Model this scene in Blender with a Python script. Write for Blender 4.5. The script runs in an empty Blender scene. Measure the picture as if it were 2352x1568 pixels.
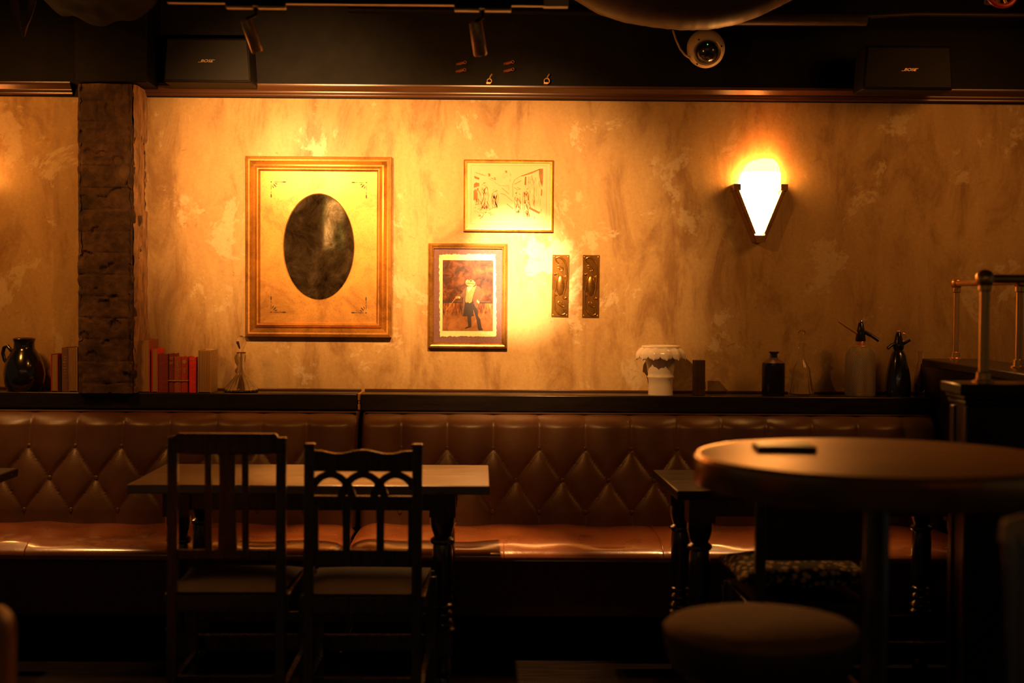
import bpy, bmesh, math, random
from mathutils import Vector, Matrix, noise
PI = math.pi
S = bpy.context.scene
C = S.collection
random.seed(7)

# ---------------------------------------------------------------- camera
F = 3267.0; EYE = 1.424
cam_d = bpy.data.cameras.new('camera'); cam = bpy.data.objects.new('camera', cam_d); C.objects.link(cam)
cam_d.sensor_width = 36; cam_d.lens = 36*F/2352
cam_d.clip_start = .05
MW = Matrix.Rotation(-36/F, 4, 'Z') @ Matrix.Rotation(PI/2-104/F, 4, 'X') @ Matrix.Rotation(.0066, 4, 'Z')
cam.matrix_world = Matrix.Translation((0, 0, EYE)) @ MW
cam_d.dof.use_dof = True; cam_d.dof.focus_distance = 6.15; cam_d.dof.aperture_fstop = 1.6
S.camera = cam
S.view_settings.view_transform = 'Standard'; S.view_settings.look = 'None'
S.view_settings.gamma = 1; S.view_settings.exposure = 0
S.cycles.use_denoising = True
S.cycles.sample_clamp_indirect = 10

def ray(px, py):
    return (MW.to_3x3() @ Vector((px-1176, 784-py, -F)))
def P(px, py, D):                                     # point of the place on the plane y = D
    d = ray(px, py); t = D/d.y
    return Vector((d.x*t, D, EYE+d.z*t))
def PX(px, D, py=700): return P(px, py, D).x
def PZ(py, D, px=1140): return P(px, py, D).z

# ---------------------------------------------------------------- world and lamps
w = bpy.data.worlds.new('world'); S.world = w; w.use_nodes = True
w.node_tree.nodes['Background'].inputs[0].default_value = (1, .75, .5, 1)
w.node_tree.nodes['Background'].inputs[1].default_value = .03
WARM = (1, .60, .17)
def lamp(name, kind, loc, target=None, power=50, size=.03, angle=40, blend=.5, color=WARM):
    l = bpy.data.lights.new(name, kind); l.energy = power; l.color = color
    if kind == 'SPOT': l.spot_size = math.radians(angle); l.spot_blend = blend; l.shadow_soft_size = size
    elif kind == 'POINT': l.shadow_soft_size = size
    o = bpy.data.objects.new(name, l); C.objects.link(o); o.location = loc
    if target is not None:
        o.rotation_euler = (Vector(target)-Vector(loc)).to_track_quat('-Z', 'Y').to_euler()
    return o
SPOT1 = P(593, 131, 4.965); SPOT2 = P(1105, 139, 4.965)
HOT = (1, .47, .145); DEEP = (1, .35, .055)
for S_, T_, Q_, K_ in ((SPOT1, P(700, 420, 6.4), P(700, 375, 6.4), 130), (SPOT2, P(1165, 560, 6.4), P(1185, 620, 6.4), 1000)):
    lamp('spot_beam', 'SPOT', S_, T_, power=250, angle=68, blend=1, size=.012, color=HOT)       # reflector lamp: beam, hot core, spill
    lamp('spot_core', 'SPOT', S_, Q_, power=K_, angle=22, blend=1, size=.012, color=(1, .60, .29))
    lamp('spot_spill', 'SPOT', S_, T_, power=26, angle=120, blend=1, size=.012, color=DEEP)
lamp('fill_flood', 'SPOT', (2.45, 5.1, 2.5), (1.75, 6.4, 1.62), power=38, angle=92, blend=1, size=.32, color=DEEP)     # fill lamps added out of frame to wash the wall ends
lamp('fill_flood', 'SPOT', (-2.3, 5.1, 2.5), (-2.1, 6.4, 1.62), power=60, angle=92, blend=1, size=.14, color=DEEP)

for x_, y_, p_, a_ in ((-.36, 5.36, 290, 33), (1.05, 5.62, 85, 34), (-2.2, 5.62, 70, 38)):      # recessed ceiling downlights over the banquettes
    lamp('ceiling_downlight', 'SPOT', (x_, y_, 3.02), (x_, y_+.02, 0), power=p_, angle=a_, blend=.6, size=.03, color=HOT)

# ---------------------------------------------------------------- materials
def nt(name):
    m = bpy.data.materials.new(name); m.use_nodes = True
    return m, m.node_tree, m.node_tree.nodes['Principled BSDF']
def node(t, typ, **kw):
    n = t.nodes.new(typ)
    for k, v in kw.items():
        if k.startswith('i_'): n.inputs[k[2:].replace('_', ' ')].default_value = v
        else: setattr(n, k, v)
    return n
def ramp(t, src, stops):
    r = t.nodes.new('ShaderNodeValToRGB'); e = r.color_ramp.elements
    while len(e) < len(stops): e.new(.5)
    for i, (p, c) in enumerate(stops):
        e[i].position = p; e[i].color = (*c, 1) if len(c) == 3 else c
    t.links.new(src, r.inputs[0]); return r
def coords(t, scale=(1, 1, 1), kind='Object', rot=(0, 0, 0)):
    tc = t.nodes.new('ShaderNodeTexCoord'); mp = t.nodes.new('ShaderNodeMapping')
    mp.inputs['Scale'].default_value = scale; mp.inputs['Rotation'].default_value = rot
    t.links.new(tc.outputs[kind], mp.inputs[0]); return mp.outputs[0]
def noi(t, vec, scale, detail=6, rough=.6, dist=0):
    n = node(t, 'ShaderNodeTexNoise'); n.inputs['Scale'].default_value = scale
    n.inputs['Detail'].default_value = detail; n.inputs['Roughness'].default_value = rough
    n.inputs['Distortion'].default_value = dist
    t.links.new(vec, n.inputs['Vector']); return n.outputs[0]
def bump(t, b, src, strength=.3, dist=.004):
    n = t.nodes.new('ShaderNodeBump'); n.inputs['Strength'].default_value = strength; n.inputs['Distance'].default_value = dist
    t.links.new(src, n.inputs['Height']); t.links.new(n.outputs[0], b.inputs['Normal']); return n
def simple(name, c, rough=.5, metal=0, var=.25, scale=20, bmp=.15, stretch=(1, 1, 1), coat=0, spec=.5, rvar=0):
    m, t, b = nt(name)
    v = coords(t, stretch)
    n = noi(t, v, scale)
    lo = tuple(max(0, x*(1-var)) for x in c); hi = tuple(min(1, x*(1+var)) for x in c)
    r = ramp(t, n, [(.3, lo), (.7, hi)]); t.links.new(r.outputs[0], b.inputs['Base Color'])
    b.inputs['Roughness'].default_value = rough; b.inputs['Metallic'].default_value = metal
    b.inputs['Specular IOR Level'].default_value = spec
    if coat: b.inputs['Coat Weight'].default_value = coat; b.inputs['Coat Roughness'].default_value = .2
    if rvar:
        rr = ramp(t, n, [(.3, (rough-rvar,)*3), (.7, (rough+rvar,)*3)]); t.links.new(rr.outputs[0], b.inputs['Roughness'])
    if bmp: bump(t, b, n, bmp, .003)
    return m
def glass(name, c=(1, 1, 1), rough=.02, ior=1.45):
    m, t, b = nt(name)
    b.inputs['Base Color'].default_value = (*c, 1); b.inputs['Roughness'].default_value = rough
    b.inputs['Transmission Weight'].default_value = 1; b.inputs['IOR'].default_value = ior
    return m
def glow(name, c, s):
    m, t, b = nt(name)
    b.inputs['Base Color'].default_value = (*c, 1)
    b.inputs['Emission Color'].default_value = (*c, 1); b.inputs['Emission Strength'].default_value = s
    return m

def plaster_mat():
    m, t, b = nt('aged_plaster')
    v = coords(t); vs = coords(t, (1, 1, .35))
    big = noi(t, vs, 1.6, 8, .62, .3); mid = noi(t, vs, 6, 10, .7, .6); fine = noi(t, v, 60, 8, .7); patch = noi(t, v, 3.1, 12, .72, .4)
    c0 = ramp(t, big, [(.32, (.44, .27, .095)), (.5, (.56, .37, .145)), (.68, (.63, .44, .185))])
    c1 = ramp(t, mid, [(.36, (.58, .47, .37)), (.5, (.90, .87, .84)), (.64, (1, 1, 1))])
    mx = node(t, 'ShaderNodeMix', data_type='RGBA', blend_type='MULTIPLY'); mx.inputs[0].default_value = 1
    t.links.new(c0.outputs[0], mx.inputs[6]); t.links.new(c1.outputs[0], mx.inputs[7])
    # worn pale patches
    pr = ramp(t, patch, [(.565, (0, 0, 0)), (.60, (.6,)*3)])
    mx2 = node(t, 'ShaderNodeMix', data_type='RGBA')
    t.links.new(pr.outputs[0], mx2.inputs[0]); t.links.new(mx.outputs[2], mx2.inputs[6]); mx2.inputs[7].default_value = (.70, .56, .33, 1)
    # small brown flecks
    fl = noi(t, v, 14, 12, .8, 1.0); fr = ramp(t, fl, [(.365, (.85,)*3), (.39, (0, 0, 0))])
    mx3 = node(t, 'ShaderNodeMix', data_type='RGBA')
    t.links.new(fr.outputs[0], mx3.inputs[0]); t.links.new(mx2.outputs[2], mx3.inputs[6]); mx3.inputs[7].default_value = (.36, .20, .075, 1)
    fm = ramp(t, fine, [(.3, (.8,)*3), (.7, (1, 1, 1))])
    mx4 = node(t, 'ShaderNodeMix', data_type='RGBA', blend_type='MULTIPLY'); mx4.inputs[0].default_value = 1
    t.links.new(mx3.outputs[2], mx4.inputs[6]); t.links.new(fm.outputs[0], mx4.inputs[7])
    t.links.new(mx4.outputs[2], b.inputs['Base Color'])
    b.inputs['Roughness'].default_value = .62
    ad = node(t, 'ShaderNodeMath', operation='ADD'); t.links.new(mid, ad.inputs[0]); t.links.new(fine, ad.inputs[1])
    bump(t, b, ad.outputs[0], .35, .004)
    return m
def brick_mat():
    m, t, b = nt('rough_painted_brick')
    v = coords(t); n = noi(t, v, 9, 12, .72, .4); f = noi(t, v, 70, 8, .75)
    c = ramp(t, n, [(.30, (.03, .017, .010)), (.46, (.07, .037, .018)), (.58, (.12, .066, .034)), (.72, (.22, .13, .07))])
    t.links.new(c.outputs[0], b.inputs['Base Color']); b.inputs['Roughness'].default_value = .85
    ad = node(t, 'ShaderNodeMath', operation='ADD'); t.links.new(n, ad.inputs[0]); t.links.new(f, ad.inputs[1])
    bump(t, b, ad.outputs[0], .8, .012)
    return m
def leather_mat(name, c, rough=.38, coat=0, cr=.2):
    m, t, b = nt(name)
    b.inputs['Coat Weight'].default_value = coat; b.inputs['Coat Roughness'].default_value = cr
    v = coords(t); n = noi(t, v, 3.5, 6, .6); vor = node(t, 'ShaderNodeTexVoronoi'); vor.inputs['Scale'].default_value = 260
    t.links.new(v, vor.inputs['Vector'])
    r = ramp(t, n, [(.3, tuple(x*.72 for x in c)), (.7, tuple(x*1.2 for x in c))]); t.links.new(r.outputs[0], b.inputs['Base Color'])
    rr = ramp(t, n, [(.3, (rough-.05,)*3), (.7, (rough+.1,)*3)]); t.links.new(rr.outputs[0], b.inputs['Roughness'])
    wr = noi(t, v, 22, 3, .45, .3)
    mu = node(t, 'ShaderNodeMath', operation='MULTIPLY_ADD'); mu.inputs[1].default_value = 3.0
    t.links.new(wr, mu.inputs[0]); t.links.new(vor.outputs[0], mu.inputs[2])
    bump(t, b, mu.outputs[0], .25, .0012)
    return m
def wood_mat(name, c, rough=.35, axis='X', worn=None, coat=.0, spec=.5):
    m, t, b = nt(name)
    st = {'X': (1.2, 18, 18), 'Z': (18, 18, 1.2), 'Y': (18, 1.2, 18)}[axis]
    v = coords(t, st); n = noi(t, v, 4, 10, .65, .5); v2 = coords(t); p = noi(t, v2, 9, 10, .75, .5)
    r = ramp(t, n, [(.3, tuple(x*.6 for x in c)), (.55, c), (.75, tuple(min(1, x*1.5) for x in c))])
    out = r.outputs[0]
    if worn:
        pr = ramp(t, p, [(.6, (0, 0, 0)), (.66, (.8,)*3)])
        mx = node(t, 'ShaderNodeMix', data_type='RGBA'); t.links.new(pr.outputs[0], mx.inputs[0]); t.links.new(out, mx.inputs[6]); mx.inputs[7].default_value = (*worn, 1)
        out = mx.outputs[2]
    t.links.new(out, b.inputs['Base Color'])
    rr = ramp(t, n, [(.3, (max(.05, rough-.08),)*3), (.7, (rough+.14,)*3)]); t.links.new(rr.outputs[0], b.inputs['Roughness'])
    if coat: b.inputs['Coat Weight'].default_value = coat; b.inputs['Coat Roughness'].default_value = .15
    bump(t, b, n, .2, .0015)
    b.inputs['Specular IOR Level'].default_value = spec
    return m
def gold_mat(name, c, rough, metal, dark):
    m, t, b = nt(name)
    v = coords(t, (1, 1, 1)); n = noi(t, v, 5, 10, .7, .6); f = noi(t, v, 110, 6, .7)
    r = ramp(t, n, [(.33, dark), (.5, c), (.68, tuple(min(1, x*1.3) for x in c))])
    fr = ramp(t, f, [(.32, (.55,)*3), (.5, (1, 1, 1))])
    mx = node(t, 'ShaderNodeMix', data_type='RGBA', blend_type='MULTIPLY'); mx.inputs[0].default_value = .7
    t.links.new(r.outputs[0], mx.inputs[6]); t.links.new(fr.outputs[0], mx.inputs[7])
    t.links.new(mx.outputs[2], b.inputs['Base Color']); b.inputs['Roughness'].default_value = rough; b.inputs['Metallic'].default_value = metal
    bump(t, b, f, .12, .001)
    return m
def mirror_mat():
    m, t, b = nt('antique_mirror')
    v = coords(t); n = noi(t, v, 7, 10, .75, .5)
    r = ramp(t, n, [(.36, (.07, .04, .018)), (.5, (.30, .20, .10)), (.64, (.66, .48, .27))])
    t.links.new(r.outputs[0], b.inputs['Base Color']); b.inputs['Metallic'].default_value = 1
    rr = ramp(t, n, [(.3, (.05,)*3), (.7, (.015,)*3)]); t.links.new(rr.outputs[0], b.inputs['Roughness'])
    # tarnish haze scatters a little light
    b.inputs['Metallic'].default_value = .93
    return m
def mesh_mat():
    m, t, b = nt('woven_wire_mesh')
    tc = t.nodes.new('ShaderNodeTexCoord'); sp = t.nodes.new('ShaderNodeSeparateXYZ'); t.links.new(tc.outputs['UV'], sp.inputs[0])
    outs = []
    for sg in (1, -1):
        a = node(t, 'ShaderNodeMath', operation='MULTIPLY'); a.inputs[1].default_value = 2*PI*38; t.links.new(sp.outputs[0], a.inputs[0])
        c = node(t, 'ShaderNodeMath', operation='MULTIPLY'); c.inputs[1].default_value = sg*2*PI*170; t.links.new(sp.outputs[1], c.inputs[0])
        d = node(t, 'ShaderNodeMath', operation='ADD'); t.links.new(a.outputs[0], d.inputs[0]); t.links.new(c.outputs[0], d.inputs[1])
        s = node(t, 'ShaderNodeMath', operation='SINE'); t.links.new(d.outputs[0], s.inputs[0]); outs.append(s.outputs[0])
    mxm = node(t, 'ShaderNodeMath', operation='MAXIMUM'); t.links.new(outs[0], mxm.inputs[0]); t.links.new(outs[1], mxm.inputs[1])
    r = ramp(t, mxm.outputs[0], [(.25, (.02, .012, .008)), (.7, (.62, .50, .34))])
    t.links.new(r.outputs[0], b.inputs['Base Color']); b.inputs['Metallic'].default_value = .5; b.inputs['Roughness'].default_value = .45
    bump(t, b, mxm.outputs[0], .8, .0015)
    return m
def leopard_mat():
    m, t, b = nt('leopard_fabric')
    v = coords(t); vo = node(t, 'ShaderNodeTexVoronoi'); vo.inputs['Scale'].default_value = 46
    t.links.new(v, vo.inputs['Vector'])
    r = ramp(t, vo.outputs['Distance'], [(.34, (.75, .55, .24)), (.46, (.012, .012, .014))])
    t.links.new(r.outputs[0], b.inputs['Base Color']); b.inputs['Roughness'].default_value = .8
    return m
def rush_mat():
    m, t, b = nt('rush_weave')
    v = coords(t); w1 = node(t, 'ShaderNodeTexWave', wave_type='BANDS', bands_direction='X'); w1.inputs['Scale'].default_value = 55
    w2 = node(t, 'ShaderNodeTexWave', wave_type='BANDS', bands_direction='Y'); w2.inputs['Scale'].default_value = 22
    for q in (w1, w2): t.links.new(v, q.inputs['Vector']); q.inputs['Distortion'].default_value = 1.5
    mu = node(t, 'ShaderNodeMath', operation='MULTIPLY'); t.links.new(w1.outputs[1], mu.inputs[0]); t.links.new(w2.outputs[1], mu.inputs[1])
    r = ramp(t, mu.outputs[0], [(.1, (.010, .005, .002)), (.7, (.085, .045, .018))])
    t.links.new(r.outputs[0], b.inputs['Base Color']); b.inputs['Roughness'].default_value = .6
    bump(t, b, mu.outputs[0], .9, .006)
    return m
def page_mat():
    m, t, b = nt('aged_page_edges')
    v = coords(t, (400, 3, 3)); n = noi(t, v, 1.5, 4, .6)
    r = ramp(t, n, [(.3, (.20, .105, .04)), (.7, (.40, .235, .09))]); t.links.new(r.outputs[0], b.inputs['Base Color'])
    b.inputs['Roughness'].default_value = .8; bump(t, b, n, .3, .001); return m
def portrait_mat():
    m, t, b = nt('portrait_backdrop')
    v = coords(t); n = noi(t, v, 24, 8, .65, .5); tc = t.nodes.new('ShaderNodeTexCoord')
    sp = t.nodes.new('ShaderNodeSeparateXYZ'); t.links.new(v, sp.inputs[0])
    dark = ramp(t, n, [(.34, (.012, .003, .001)), (.5, (.09, .024, .006)), (.68, (.26, .085, .02))])
    vg = coords(t, (1, 1, .22)); n2 = noi(t, vg, 60, 8, .7, .4)
    mid = ramp(t, n2, [(.38, (.03, .008, .002)), (.5, (.15, .045, .009)), (.64, (.42, .17, .04))])
    gr = ramp(t, n, [(.3, (.15, .05, .012)), (.7, (.36, .16, .05))])
    def z_mask(z, wdt=.01):
        mr = node(t, 'ShaderNodeMapRange'); mr.inputs[1].default_value = z-wdt; mr.inputs[2].default_value = z+wdt
        t.links.new(sp.outputs[2], mr.inputs[0]); return mr.outputs[0]
    m1 = node(t, 'ShaderNodeMix', data_type='RGBA'); t.links.new(z_mask(-.085), m1.inputs[0]); t.links.new(gr.outputs[0], m1.inputs[6]); t.links.new(mid.outputs[0], m1.inputs[7])
    m2 = node(t, 'ShaderNodeMix', data_type='RGBA'); t.links.new(z_mask(-.03, .004), m2.inputs[0]); t.links.new(m1.outputs[2], m2.inputs[6]); t.links.new(dark.outputs[0], m2.inputs[7])
    t.links.new(m2.outputs[2], b.inputs['Base Color']); b.inputs['Roughness'].default_value = .35
    return m

M = {}
M['plaster'] = plaster_mat(); M['brick'] = brick_mat()
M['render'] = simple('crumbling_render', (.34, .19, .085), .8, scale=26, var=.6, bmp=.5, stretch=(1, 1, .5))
M['black'] = simple('black_paint', (.006, .0052, .005), .6, spec=.12, bmp=.3, scale=14, var=.4)
M['black_sheen'] = simple('black_varnished_wood', (.014, .010, .008), .28, bmp=.06, scale=9, var=.4, stretch=(1, 6, 6))
M['cornice'] = simple('dark_brown_gloss_wood', (.075, .030, .012), .26, bmp=.05, scale=6, stretch=(.4, 8, 8))
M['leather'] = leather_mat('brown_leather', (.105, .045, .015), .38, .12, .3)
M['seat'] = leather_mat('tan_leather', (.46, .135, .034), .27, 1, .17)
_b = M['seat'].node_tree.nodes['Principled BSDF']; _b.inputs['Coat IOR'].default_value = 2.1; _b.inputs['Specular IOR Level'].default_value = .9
M['base'] = simple('banquette_base', (.10, .032, .018), .6)
M['darkwood'] = wood_mat('dark_stained_oak', (.014, .008, .005), .26, 'Z', coat=1, spec=1)
M['tabletop'] = wood_mat('lit_worn_oak_tabletop', (.20, .125, .048), .34, 'X', worn=(.40, .27, .115))  # lighter copy of the dark table wood: light on this top put into its colour
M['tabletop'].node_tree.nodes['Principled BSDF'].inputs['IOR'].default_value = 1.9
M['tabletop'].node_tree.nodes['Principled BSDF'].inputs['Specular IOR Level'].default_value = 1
M['tableleg'] = wood_mat('table_frame_wood', (.018, .009, .005), .26, 'Z', coat=1, spec=1)
M['gold'] = gold_mat('gilt_frame', (.46, .215, .038), .34, .55, (.22, .09, .018))
M['gold2'] = gold_mat('gilt_slip', (.52, .265, .055), .42, .4, (.27, .12, .025))
M['antique'] = gold_mat('antique_bronze_frame', (.45, .24, .05), .34, .65, (.16, .07, .02))
M['brass'] = simple('brass', (.90, .52, .16), .34, .86, var=.1, bmp=.02, scale=40)
M['plate'] = gold_mat('pressed_brass', (.36, .17, .03), .24, .85, (.12, .05, .01))
M['mirror'] = mirror_mat()
M['ornament'] = simple('black_ornament_paint', (.05, .025, .01), .6, bmp=0)
M['paper'] = simple('cream_paper', (.50, .42, .20), .6, var=.06, scale=30, bmp=.05)
M['ink'] = simple('brown_ink', (.24, .11, .02), .7, bmp=0, var=.3)
M['mat_purple'] = simple('mauve_mount_board', (.17, .085, .085), .8, scale=200, var=.2, bmp=.1)
M['deckle'] = simple('deckle_edge_paper', (.85, .66, .34), .8, scale=60, var=.15, stretch=(3, 1, .6), bmp=.2)
M['portrait'] = portrait_mat()
M['coat'] = simple('painted_brown_coat', (.13, .048, .010), .5, scale=90, var=.35, bmp=0)
M['waist'] = simple('painted_cream_waistcoat', (.40, .20, .045), .5, scale=90, var=.2, bmp=0)
M['trouser'] = simple('painted_dark_trousers', (.018, .006, .002), .5, scale=90, var=.5, bmp=0)
M['frog'] = simple('painted_frog_skin', (.34, .20, .05), .5, scale=120, var=.35, bmp=0)
M['cravat'] = simple('painted_white_cravat', (.6, .45, .22), .5, bmp=0)
M['blackglaze'] = simple('black_glaze', (.008, .007, .007), .08, bmp=.02, scale=10, coat=1)
M['blackrib'] = simple('black_ribbed_glass', (.012, .009, .012), .12, bmp=0)
M['tanlabel'] = simple('dusty_shoulder', (.14, .07, .03), .4)
M['clear'] = glass('clear_glass')
M['faintglass'] = glass('tinted_glass', (.9, .85, .75))
M['white_ceramic'] = simple('cream_glazed_ceramic', (.80, .70, .55), .22, var=.06, scale=8, bmp=.04)
M['boxbrown'] = simple('dark_leather_box', (.06, .028, .012), .4)
M['chrome'] = simple('chrome', (.8, .72, .6), .12, 1, var=.05, bmp=0)
M['blackplastic'] = simple('black_plastic', (.01, .009, .009), .18, bmp=0)
M['wire'] = mesh_mat()
M['speaker'] = simple('black_speaker_cloth', (.008, .007, .0065), .55, spec=.15, scale=300, var=.3, bmp=.3)
M['logo'] = simple('silver_logo', (.8, .55, .35), .3, .6, bmp=0)
M['bronze'] = simple('bronze_painted_metal', (.60, .34, .13), .4, .5, bmp=.03, scale=90)
M['trackwhite'] = simple('pale_lit_track', (.70, .45, .20), .5, bmp=0, var=.08)  # pale tone holds the light caught under the black track and adaptors
M['duct'] = simple('dusty_foil_duct', (.10, .06, .035), .5, .1, bmp=.15, scale=30)
M['pipe'] = simple('dusty_dark_pipe', (.055, .033, .02), .55, bmp=.2)
M['camshell'] = simple('cream_plastic_shell', (.70, .56, .36), .38, bmp=0, var=.05)
M['domeglass'] = simple('smoked_dome', (.012, .010, .008), .06, bmp=0, coat=1)
M['wiregrey'] = simple('pale_cable', (.45, .32, .2), .5, bmp=0)
M['darkcable'] = simple('dark_cable', (.09, .05, .025), .5, bmp=0)
M['redpaint'] = simple('red_enamel', (.42, .03, .012), .35, bmp=0)
M['copper'] = simple('copper_fitting', (.45, .14, .05), .35, .6, bmp=.1)
M['cloth_red'] = simple('red_book_cloth', (.42, .045, .03), .6, scale=120)
M['cloth_bright'] = simple('scarlet_book_cloth', (.70, .04, .03), .55, scale=120)
M['cloth_maroon'] = simple('maroon_book_cloth', (.20, .03, .018), .6, scale=120)
M['cloth_brown'] = simple('brown_book_cloth', (.17, .075, .035), .6, scale=120)
M['cloth_rust'] = simple('rust_book_cloth', (.34, .085, .035), .6, scale=120)
M['cloth_black'] = simple('black_book_cloth', (.02, .015, .012), .6, scale=120)
M['cloth_tan'] = simple('tan_book_cloth', (.50, .32, .14), .6, scale=120)
M['gilt'] = simple('gilt_lettering', (.62, .42, .15), .4, .5, bmp=0)
M['page'] = page_mat()
M['leopard'] = leopard_mat(); M['rush'] = rush_mat()
M['stool'] = simple('brown_velvet', (.27, .115, .035), .75, scale=25, var=.2, bmp=.1)
M['stoolside'] = simple('dark_olive_leather', (.05, .035, .018), .5)
M['copperrim'] = simple('hammered_brass_sheet', (.50, .27, .085), .25, .9, scale=3, var=.15, bmp=.05)
M['roundtop'] = simple('polished_brass_sheet', (.44, .21, .022), .44, .6, scale=2.5, var=.2, bmp=.03)
M['tub'] = leather_mat('tub_chair_leather', (.55, .20, .06), .42)
M['floorwood'] = wood_mat('dark_floorboards', (.018, .010, .006), .4, 'X')
M['ceil'] = simple('black_ceiling_paint', (.014, .0125, .0115), .8, spec=.15, scale=5, bmp=.3)
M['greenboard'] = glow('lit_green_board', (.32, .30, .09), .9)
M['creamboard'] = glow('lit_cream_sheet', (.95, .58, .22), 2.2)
M['bulb'] = glow('warm_bulb', (1, .62, .30), 32); M['lens'] = glow('spot_lens', (1, .6, .25), 8)
M['shade'] = glow('glowing_glass_shade', (1, .42, .09), 66)
M['shadeclear'] = glow('pale_glowing_glass_rim', (1, .90, .50), 1.25)
M['blueled'] = glow('blue_led', (.05, .08, 1), 3)
M['greenled'] = glow('green_led', (.1, 1, .1), 2)
M['panelbrown'] = simple('brown_wall_panel', (.20, .12, .065), .7, scale=3, var=.5)
M['curtain'] = simple('beige_curtain', (.45, .30, .16), .8, scale=5, stretch=(8, 8, .3))

# ---------------------------------------------------------------- mesh building
class MB:
    def __init__(s): s.v = []; s.f = []; s.m = []; s.uv = None
    def add(s, vs, fs, mi=0, mat=None):
        o = len(s.v)
        if mat is not None: vs = [mat @ Vector(p) for p in vs]
        s.v += [Vector(p) for p in vs]; s.f += [tuple(i+o for i in f) for f in fs]; s.m += [mi]*len(fs)
        return s
    def box(s, a, b, mi=0, mat=None):
        x0, y0, z0 = a; x1, y1, z1 = b
        vs = [(x, y, z) for z in (z0, z1) for y in (y0, y1) for x in (x0, x1)]
        return s.add(vs, [(0, 2, 3, 1), (4, 5, 7, 6), (0, 1, 5, 4), (2, 6, 7, 3), (0, 4, 6, 2), (1, 3, 7, 5)], mi, mat)
    def prism(s, pts, y0, y1, mi=0, mat=None):          # polygon in x,z extruded along y
        n = len(pts)
        vs = [(x, y0, z) for x, z in pts]+[(x, y1, z) for x, z in pts]
        fs = [tuple(range(n)), tuple(range(2*n-1, n-1, -1))]+[(i, i+n, (i+1) % n+n, (i+1) % n) for i in range(n)]
        return s.add(vs, fs, mi, mat)
    def lathe(s, prof, c=(0, 0, 0), n=40, mi=0, mat=None, cap=True, rf=None):
        vs = []; fs = []; k = len(prof)
        for j in range(n):
            a = 2*PI*j/n
            for i, (r, z) in enumerate(prof):
                q = r*(rf(a, i, z) if rf else 1)
                vs.append((c[0]+q*math.cos(a), c[1]+q*math.sin(a), c[2]+z))
        for j in range(n):
            for i in range(k-1):
                a0 = j*k+i; b0 = ((j+1) % n)*k+i; fs.append((a0, b0, b0+1, a0+1))
        if cap:
            fs.append(tuple(((n-1-j)*k) for j in range(n))); fs.append(tuple(j*k+k-1 for j in range(n)))
        return s.add(vs, fs, mi, mat)
    def tube(s, path, r, n=12, mi=0, mat=None, cap=True, flat=1):
        path = [Vector(p) for p in path]; k = len(path)
        rr = r if isinstance(r, (list, tuple)) else [r]*k
        vs = []; up = None
        for i, p in enumerate(path):
            t = (path[min(i+1, k-1)]-path[max(i-1, 0)]).normalized()
            if up is None:
                up = Vector((0, 0, 1)) if abs(t.z) < .9 else Vector((0, 1, 0))
            u = (up-t*up.dot(t)).normalized(); up = u; w_ = t.cross(u)
            for j in range(n):
                a = 2*PI*j/n; vs.append(p+(u*math.cos(a)*flat+w_*math.sin(a))*rr[i])
        fs = [(i*n+j, i*n+(j+1) % n, (i+1)*n+(j+1) % n, (i+1)*n+j) for i in range(k-1) for j in range(n)]
        if cap: fs += [tuple(range(n-1, -1, -1)), tuple((k-1)*n+j for j in range(n))]
        return s.add(vs, fs, mi, mat)
    def grid(s, fn, nu, nv, mi=0, closed=False):
        vs = [fn(i, j) for j in range(nv) for i in range(nu)]
        fs = [(j*nu+i, j*nu+i+1, (j+1)*nu+i+1, (j+1)*nu+i) for j in range(nv-1) for i in range(nu-1)]
        if closed: fs += [(j*nu+nu-1, j*nu, (j+1)*nu, (j+1)*nu+nu-1) for j in range(nv-1)]
        return s.add(vs, fs, mi)
    def sphere(s, c, r, n=16, mi=0, sc=(1, 1, 1)):
        prof = [(max(.0004, math.sin(PI*i/n))*r*1, -math.cos(PI*i/n)*r) for i in range(n+1)]
        m = Matrix.Translation(c) @ Matrix.Diagonal((*sc, 1))
        return s.lathe(prof, n=2*n, mi=mi, mat=m)
    def torus(s, R, r, n=32, k=10, mi=0, mat=None):
        vs = []; fs = []
        for i in range(n):
            a = 2*PI*i/n
            for j in range(k):
                b = 2*PI*j/k; q = R+r*math.cos(b); vs.append((q*math.cos(a), q*math.sin(a), r*math.sin(b)))
        for i in range(n):
            for j in range(k): fs.append((i*k+j, ((i+1) % n)*k+j, ((i+1) % n)*k+(j+1) % k, i*k+(j+1) % k))
        return s.add(vs, fs, mi, mat)
    def frame(s, w_, h, prof, mi=0):                       # mitred moulding round a w x h opening centre 0; prof = (inset, out)
        cs = [(-1, -1), (1, -1), (1, 1), (-1, 1)]; k = len(prof); vs = []; fs = []
        for sx, sz in cs:
            for ins, out in prof: vs.append((sx*(w_/2-ins), -out, sz*(h/2-ins)))
        for c in range(4):
            for i in range(k-1): a = c*k+i; b = ((c+1) % 4)*k+i; fs.append((a, b, b+1, a+1))
        return s.add(vs, fs, mi)
    def build(s, name, mats, parent=None, loc=(0, 0, 0), rot=0, smooth=True, angle=35, bevel=0, seg=2, uv=None, world=False):
        me = bpy.data.meshes.new(name)
        L = Vector(loc)
        vs = [v-L for v in s.v] if world else s.v
        me.from_pydata([tuple(v) for v in vs], [], s.f)
        if not isinstance(mats, (list, tuple)): mats = [mats]
        for m in mats: me.materials.append(m if not isinstance(m, str) else M[m])
        me.polygons.foreach_set('material_index', s.m)
        bm = bmesh.new(); bm.from_mesh(me); bmesh.ops.recalc_face_normals(bm, faces=bm.faces); bm.to_mesh(me); bm.free()
        if uv:
            ul = me.uv_layers.new(name='uv')
            for lp in me.loops: ul.data[lp.index].uv = uv(me.vertices[lp.vertex_index].co)
        me.update()
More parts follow.
